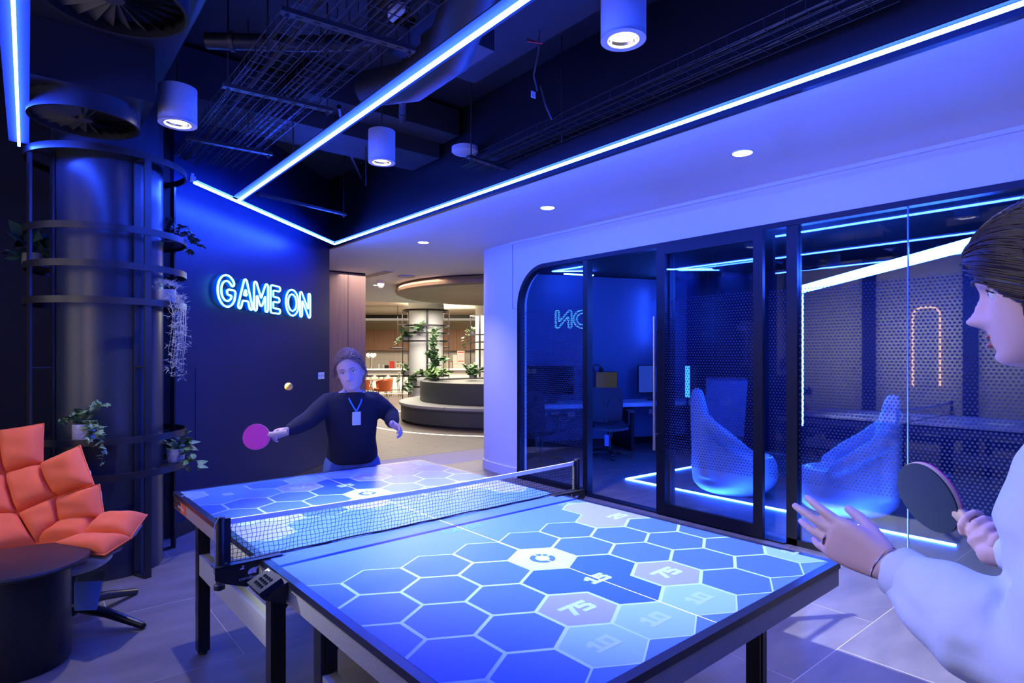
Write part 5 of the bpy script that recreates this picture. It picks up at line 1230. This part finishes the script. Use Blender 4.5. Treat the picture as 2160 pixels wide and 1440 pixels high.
def haircap(mb, M, s, rx, ry, rz, front, temple, side, backa, dy=-.006, bulge=0.0):
    n = 48; m = 14; rs = []
    xs = [0, 30, 60, 90, 180]; ys = [front, front*.55+temple*.45, temple, side, backa]
    for i in range(m+1):
        ring = []
        for k in range(n):
            a = 360*k/n; fa = abs((a+180) % 360-180); th = R(float(np.interp(fa, xs, ys)))*max(.02, i/m); d = V((math.sin(th)*math.sin(R(a)), math.sin(th)*math.cos(R(a)), math.cos(th)))
            w = 1+bulge*math.sin(a*.21+i)*.5
            ring.append(M @ (V((d.x*rx*w, d.y*ry*w+dy, d.z*rz))*s))
        rs.append(ring)
    mb.rings(rs)

# ---- player at the far end, facing the table
az = R(200); f = V((math.sin(az), math.cos(az), 0)); r = V((f.y, -f.x, 0))
pm = thing('person', 'person in navy jumper and jeans at the far table end with a pink paddle', 'person', (1.09, 3.02, 0), 0, 'players')
hips, waist, chest, neck, hc_ = V((1.075, 2.985, .79)), V((1.06, 2.955, .92)), V((1.035, 2.91, 1.12)), V((1.02, 2.875, 1.255)), V((.985, 2.815, 1.385))
shR, elR, wrR = V((.890, 2.940, 1.178)), V((.755, 2.93, 1.070)), V((.605, 2.875, 1.016)); shL, elL, wrL = V((1.170, 2.858, 1.178)), V((1.290, 2.83, 1.070)), V((1.215, 2.68, 1.035))
hf = V((math.sin(R(215)), math.cos(R(215)), -.12)).normalized(); hrx = V((hf.y, -hf.x, 0)).normalized(); tilt = V((-.22, 0, 1)).normalized(); hr_ = (hrx-tilt*hrx.dot(tilt)).normalized(); hfw = tilt.cross(hr_)
HMm = frame(hc_, hr_, hfw, tilt)
mb = MB(); hs_ = 1.06; head(mb, HMm, hs_)
mb.limb([pt(neck-V((0, 0, .03)), .058), pt(neck+V((-.005, -.01, .03)), .054), pt(hc_-tilt*.05-hfw*.02, .052)])
torso(mb, [(hips-V((0, 0, .06)), .14, .095), (hips, .155, .105), (waist, .125, .09), (chest, .15, .10), (chest+V((-.01, -.02, .09)), .145, .085), (neck, .06, .055)], r, f)
mb.limb([pt(shR, .055), pt(elR, .042), pt(elR*.5+wrR*.5, .036), pt(wrR, .027)]); mb.limb([pt(shL, .055), pt(elL, .042), pt(elL*.5+wrL*.5, .036), pt(wrL, .027)])
LG = []
for sd in (-1, 1):
    h_ = hips+r*sd*.09-V((0, 0, .04)); kn = h_+f*.17+r*sd*.07+V((0, 0, -.33)); kn.z = .44; an = kn-f*.14+r*sd*.03; an.z = .09; LG.append((h_, kn, an))
    mb.limb([pt(h_, .075), pt(kn, .052), pt(an, .036)]); mb.limb([pt(an+V((0, 0, -.045)), .035), pt(an+f*.14+V((0, 0, -.058)), .03)])
Fh = V((-.80, -.18, -.10)); hand(mb, wrR, Fh, V((.12, -.5, .85)), 1, .98, (.75, .85, .95, 1.0), .0, (.8, .35, .3))
Fl = V((.10, -.85, -.30)); hand(mb, wrL, Fl, V((-.55, -.15, .80)), -1, .98, (.55, .6, .65, .7), .03)
part('body', withmat(baked(mb, .0065, 5), skin), skin, pm); eyes(pm, HMm, hs_); face_marks(pm, HMm, hs_, haira)
cl = MB()
torso(cl, [(hips-V((0, 0, .035)), .168, .125), (hips+V((0, 0, .03)), .172, .128), (waist, .158, .12), (chest, .178, .125), (chest+V((-.012, -.02, .085)), .165, .105), (neck-V((0, 0, .012)), .078, .072)], r, f)
for a, b, c in ((shR, elR, wrR), (shL, elL, wrL)): cl.limb([pt(neck*.55+a*.45+V((0, 0, -.035)), .062), pt(a+V((0, 0, -.005)), .070), pt(a*.5+b*.5, .066), pt(b, .060), pt(b*.45+c*.55, .052), pt(b*.1+c*.9, .040)])
part('jumper', withmat(baked(cl, .010, 8), navy), navy, pm)
je = MB(); torso(je, [(hips-V((0, 0, .10)), .16, .115), (hips+V((0, 0, .02)), .165, .12), (hips+V((0, 0, .06)), .15, .11)], r, f)
for h_, kn, an in LG: je.limb([pt(h_, .098), pt(kn, .070), pt(an+V((0, 0, .02)), .056)])
part('jeans', withmat(baked(je, .011, 6), denim), denim, pm)
for h_, kn, an in LG: part('shoe', MB().limb([pt(an+V((0, 0, -.045))-f*.03, .044), pt(an+f*.08+V((0, 0, -.05)), .043), pt(an+f*.17+V((0, 0, -.056)), .034)]), black, pm, True)
def hairtubes(mb, M, s, line, flow, n, rad, L, rnd):
    for i in range(n):
        th = rnd.uniform(-PI, PI); ph = PI/2-R(float(np.interp(abs(math.degrees(th)), [0, 30, 60, 90, 180], line)))*rnd.random()**.6; d = V((math.cos(ph)*math.sin(th), math.cos(ph)*math.cos(th), math.sin(ph)))
        p = V((d.x*.0905, d.y*.1225+.003, d.z*.139)); P = [p]; v = d*.004+V(flow(d))*.5
        for k in range(6):
            t = V(flow(d)); v = v*.6+t*.4; q = P[-1]+v.normalized()*(L*rnd.uniform(.8, 1.2)/6); e = V((q.x/.0925, (q.y-.003)/.125, q.z/.1415))
            if e.length < 1: q = V((e.normalized().x*.0925, e.normalized().y*.125+.003, e.normalized().z*.1415))
            P.append(q)
        mb.tube([M @ (p*s) for p in P], [rad, rad, rad*.95, rad*.85, rad*.7, rad*.5, rad*.2], 5)
rn = random.Random(11); hb = MB(); hm = MB()
haircap(hm, HMm, hs_, .0885, .119, .136, 47, 72, 98, 128, .003)
HLM = [47, 59, 72, 98, 128]; HLW = [54, 74, 90, 116, 140]
part('hair', withmat(baked(hm, .007, 3), haira), haira, pm)
hairtubes(hb, HMm, hs_, HLM, lambda d: (d.x*.25+.25, -.45, -.35 if d.y > 0 else -.8), 700, .0024, .055, rn)
part('hair_strands', hb, haira, pm, True, kind='stuff')
ly = MB(); ly.tube([neck+V((-.06, -.03, .0)), chest+V((-.06, -.125, .06)), chest+V((-.035, -.15, .0))], .005, 6); ly.tube([neck+V((.06, -.05, .0)), chest+V((.0, -.145, .06)), chest+V((-.035, -.15, .0))], .005, 6)
lo_ = part('lanyard', ly, mat('blue_lanyard', (.05, .25, .8), .5), pm, True); cb = chest+V((-.035, -.152, 0)); part('card_holder', MB().box(tuple(cb+V((-.028, -.004, -.085))), tuple(cb+V((.028, .002, 0)))), ivory, lo_)

def paddle(label, c, n, l, face, other, grip_d, name='table_tennis_paddle'):
    """blade centre c, face normal n, l in the blade plane towards the handle"""
    n = V(n).normalized(); l = V(l); l = (l-n*l.dot(n)).normalized(); m = n.cross(l); c = V(c); t = thing(name, label, 'paddle', c, 0, 'table tennis paddles')
    out = [(math.cos(a)*.078*(1-.05*math.sin(a)), math.sin(a)*.076) for a in [2*PI*k/40 for k in range(40)]]
    def slab_(z0, z1, s, mm, nm): part(nm, MB().rings([[c+l*x*s+m*y*s+n*z for x, y in out] for z in (z0, z1)]), mm, t)
    slab_(-.0035, .0035, 1.0, woodh, 'blade'); slab_(.0036, .0075, .985, face, 'rubber'); slab_(-.0075, -.0036, .985, other, 'rubber')
    part('handle', MB().rings([[c+l*x+m*math.cos(a)*w+n*math.sin(a)*h for a in [2*PI*k/14 for k in range(14)]] for x, w, h in ((.062, .022, .0075), (.085, .0145, .011), (.12, .0135, .0115), (.150, .0155, .0125), (.176, .0165, .0125))]), woodh, t, True); return t
paddle('bright pink paddle held out by the player at the far end', (.405, 2.835, 1.003), (-.50, -.78, .10), (.80, .10, .035), pinkr, blackr, 0)
bl_ = single('ball', MB().ell((.398, 2.275, 1.321), (.020, .020, .020), n=28, m=16), ballm, 'orange table tennis ball in the air in front of the dark wall', 'ball', smooth=True)

# ---- player at the right edge, seen from her left side, facing along the table
f = V((0, 1, 0)); r = V((1, 0, 0))
pw = thing('person', 'woman with long brown hair and loose white shirt at the right edge of the table', 'person', (.50, -.78, 0), 0, 'players')
hc_ = V((.455, -.688, 1.578)); hz = V((0, .10, 1)).normalized(); hfw = V((-.04, 1, -.10)); hfw = (hfw-hz*hfw.dot(hz)).normalized(); hr_ = hfw.cross(hz)
HW_ = frame(hc_, hr_, hfw, hz); hs_ = .95
hips, waist, chest, neck = V((.50, -.79, .93)), V((.495, -.79, 1.06)), V((.482, -.762, 1.24)), V((.47, -.745, 1.412))
shL, elL, wrL = V((.31, -.80, 1.36)), V((.345, -.705, 1.075)), V((.423, -.487, 1.130)); shR, elR, wrR = V((.655, -.79, 1.37)), V((.735, -.745, 1.135)), V((.735, -.555, 1.105))
mb = MB(); head(mb, HW_, hs_, 1.0)
mb.limb([pt(neck-V((0, 0, .04)), .055), pt(neck+V((0, .01, .04)), .050), pt(hc_-hz*.06-hfw*.03, .050)])
torso(mb, [(hips-V((0, 0, .08)), .15, .11), (hips, .155, .11), (waist, .118, .085), (chest, .14, .10), (chest+V((0, .0, .10)), .14, .085), (neck-V((0, 0, .01)), .055, .05)], r, f)
for a, b, c in ((shL, elL, wrL), (shR, elR, wrR)): mb.limb([pt(a, .048), pt(b, .037), pt(b*.5+c*.5, .033), pt(c, .0245)])
LG = []
for sd in (-1, 1):
    h_ = hips+r*sd*.085-V((0, 0, .06)); kn = h_+f*.06+r*sd*.03; kn.z = .47; an = kn-f*.06; an.z = .09; LG.append((h_, kn, an)); mb.limb([pt(h_, .075), pt(kn, .05), pt(an, .034)]); mb.limb([pt(an+V((0, 0, -.045)), .033), pt(an+f*.13+V((0, 0, -.058)), .028)])
hand(mb, wrL, V((.02, .94, .30)), V((-.02, -.30, .95)), -1, 1.0, (.14, .10, .22, .34), .085, (.95, .42, .45))
part('body', withmat(baked(mb, .0036, 3), skin), skin, pw)
gh = MB(); pc = V((.815, -.432, 1.178))
cf = V((.639, .769, 0)); cr = V((.769, -.639, 0)); cu = V((0, 0, 1)); k_ = (V((-.694, -.849, 1.479))-pc).normalized(); rr_ = k_.cross(cu).normalized()*-1; rr_ = cu.cross(k_).normalized(); uu_ = k_.cross(rr_)
pn_ = k_*.58-rr_*.72-uu_*.38; pl_ = rr_*.66-uu_*.42+k_*.60
paddle('dark rubber paddle held by the woman at the right edge', pc, pn_, pl_, blackr, pinkr, 0)
n_ = pn_.normalized(); l_ = (pl_-n_*pl_.dot(n_)).normalized(); m_ = n_.cross(l_)
gc = pc+l_*.125                                              # middle of the grip
wr2 = gc-l_*.0+V((-.030, -.085, -.035)); wr2 = V((.742, -.560, 1.100))
pal = MB(); ax = (gc-wr2).normalized()
pal.limb([pt(wrR, .0245), pt(wr2, .026), pt(wr2+(gc-wr2)*.62, .034), pt(gc-ax*.012-n_*.004, .030)], 14)
bk_ = (ax-l_*ax.dot(l_)).normalized(); sd_ = l_.cross(bk_)
for k in range(4):
    o_ = gc+l_*(-.020+.0195*k-.004); rr = (.0088, .009, .0085, .0076)[k]; P = []
    for a in (200, 150, 105, 60, 15, -30): d = (bk_*math.cos(R(a))+sd_*math.sin(R(a)))*(.0215+rr*.25+(.006 if a > 160 else 0)); P.append(pt(o_+d+l_*(.002*k), rr*(1.06 if a > 120 else .95 if a > 20 else .78)))
    pal.limb(P, 10)
tp0 = gc-ax*.03+l_*-.006; pal.limb([pt(tp0-sd_*.014, .0145), pt(gc-l_*.028-sd_*.017-bk_*.010, .0115), pt(gc-l_*.052-sd_*.016+bk_*.002, .0098), pt(gc-l_*.066-sd_*.012+bk_*.006, .008)], 10)
part('right_hand', withmat(baked(pal, .0030, 3), skin), skin, pw).name = 'gripping_hand'
eyes(pw, HW_, hs_); face_marks(pw, HW_, hs_, hairb)
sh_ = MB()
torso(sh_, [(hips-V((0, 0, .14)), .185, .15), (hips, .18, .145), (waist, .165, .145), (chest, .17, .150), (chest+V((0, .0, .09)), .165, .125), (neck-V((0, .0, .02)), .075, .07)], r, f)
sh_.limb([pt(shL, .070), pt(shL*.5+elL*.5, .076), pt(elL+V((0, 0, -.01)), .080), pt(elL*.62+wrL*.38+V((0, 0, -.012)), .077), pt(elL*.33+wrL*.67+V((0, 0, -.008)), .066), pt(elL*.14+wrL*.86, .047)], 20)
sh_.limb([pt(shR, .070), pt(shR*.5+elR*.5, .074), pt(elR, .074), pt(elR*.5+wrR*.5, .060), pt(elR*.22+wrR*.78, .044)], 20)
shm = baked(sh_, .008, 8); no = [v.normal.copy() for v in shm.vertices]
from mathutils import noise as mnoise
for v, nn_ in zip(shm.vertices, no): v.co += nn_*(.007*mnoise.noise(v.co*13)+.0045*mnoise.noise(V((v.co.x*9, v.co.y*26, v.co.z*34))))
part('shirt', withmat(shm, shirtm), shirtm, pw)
cu_ = elL*.09+wrL*.91; dcu = (wrL-elL).normalized(); part('cuff', MB().tube([cu_-dcu*.022, cu_-dcu*.012, cu_+dcu*.010, cu_+dcu*.012], [.041, .0435, .0425, .038], 24), shirtm, pw, True)
je = MB(); torso(je, [(hips-V((0, 0, .12)), .168, .13), (hips+V((0, 0, .02)), .165, .125), (hips+V((0, 0, .06)), .15, .115)], r, f)
for h_, kn, an in LG: je.limb([pt(h_, .092), pt(kn, .064), pt(an+V((0, 0, .02)), .05)])
part('jeans', withmat(baked(je, .011, 6), denim), denim, pw)
for h_, kn, an in LG: part('shoe', MB().limb([pt(an+V((0, 0, -.045))-f*.03, .042), pt(an+f*.08+V((0, 0, -.05)), .041), pt(an+f*.15+V((0, 0, -.056)), .032)]), ivory, pw, True)
# bracelets and ring
def band(c, ax_, rad_, th, nm): ax_ = V(ax_).normalized(); u = ax_.orthogonal().normalized(); w_ = ax_.cross(u); part(nm, MB().tube([V(c)+(u*math.cos(a)+w_*math.sin(a))*rad_ for a in [2*PI*k/28 for k in range(29)]], th, 6), goldm, pw, True)
Fw = V((.02, .94, .30)).normalized()
band(wrL+Fw*.002, Fw, .0285, .0022, 'bracelet'); band(wrL+Fw*.012, Fw+V((.1, 0, .15)), .030, .0016, 'bracelet')
Uw = V((-.02, -.30, .95)); Uw = (Uw-Fw*Uw.dot(Fw)).normalized(); band(wrL+(Fw*.112-Uw*.0125)*.95, Fw, .0100, .0018, 'finger_ring')
ec = HW_ @ (V((-.081, -.004, -.047))*hs_); part('earring', MB().tube([ec+V((0, math.sin(a)*.011, -.011+math.cos(a)*.011)) for a in [2*PI*k/20 for k in range(21)]], .0014, 6), goldm, pw, True)
part('lips', MB().ell(HW_ @ (V((0, .0865, -.0650))*hs_), (.019, .006, .0042)).ell(HW_ @ (V((0, .0865, -.0785))*hs_), (.017, .006, .0048)), lipm, pw, True)
# hair: cap swept back from the brow and a long fall behind the shoulder, with loose strands
rn = random.Random(5); hm = MB()
haircap(hm, HW_, hs_, .091, .124, .140, 54, 90, 116, 140, .003, .01)
for x, y0, l_2 in ((-.080, -.002, .24), (-.082, -.030, .30), (-.072, -.055, .36), (-.045, -.085, .42), (0, -.10, .44), (.045, -.085, .42), (.072, -.055, .36), (.082, -.030, .30)):
    P = [V((x, y0, .03)), V((x*1.05, y0-.008, -.05)), V((x*1.08, y0-.025, -.13)), V((x*1.1, y0-.035, -.22)), V((x*1.05, y0-.03, -.22-l_2*.35))]
    hm.limb([pt(HW_ @ (p*hs_), q) for p, q in zip(P, (.026, .028, .030, .027, .016))], 10)
part('hair', withmat(baked(hm, .0065, 5), hairb), hairb, pw)
hb = MB()
hairtubes(hb, HW_, hs_, HLW, lambda d: (d.x*.5, -1.0, -.45 if d.y > 0 else -.9), 900, .0015, .17, rn)
for i in range(120):
    sd = rn.choice((-1, -1, -1, 1)); y0 = rn.uniform(-.07, .015); x = sd*rn.uniform(.076, .096); P = [V((x*.95, y0+.015, rn.uniform(.0, .06)))]
    for k in range(7): P.append(P[-1]+V((rn.uniform(-.006, .006), -.006+rn.uniform(-.006, .008), -.045)))
    hb.tube([HW_ @ (p*hs_) for p in P], [.0014]*6+[.001, .0005], 4)
for i in range(46):
    th = rn.uniform(-1.2, 1.2); ph = rn.uniform(.7, 1.5); d = V((math.cos(ph)*math.sin(th), math.cos(ph)*math.cos(th), math.sin(ph))); p = V((d.x*.088, d.y*.112, d.z*.140)); P = [p]
    for k in range(4): P.append(P[-1]+d*.006+V((rn.uniform(-.01, .01), -.018, .004+rn.uniform(-.006, .006))))
    hb.tube([HW_ @ (p*hs_) for p in P], [.0006, .0006, .0005, .0004, .0002], 3)
part('hair_strands', hb, hairb, pw, True, kind='stuff')
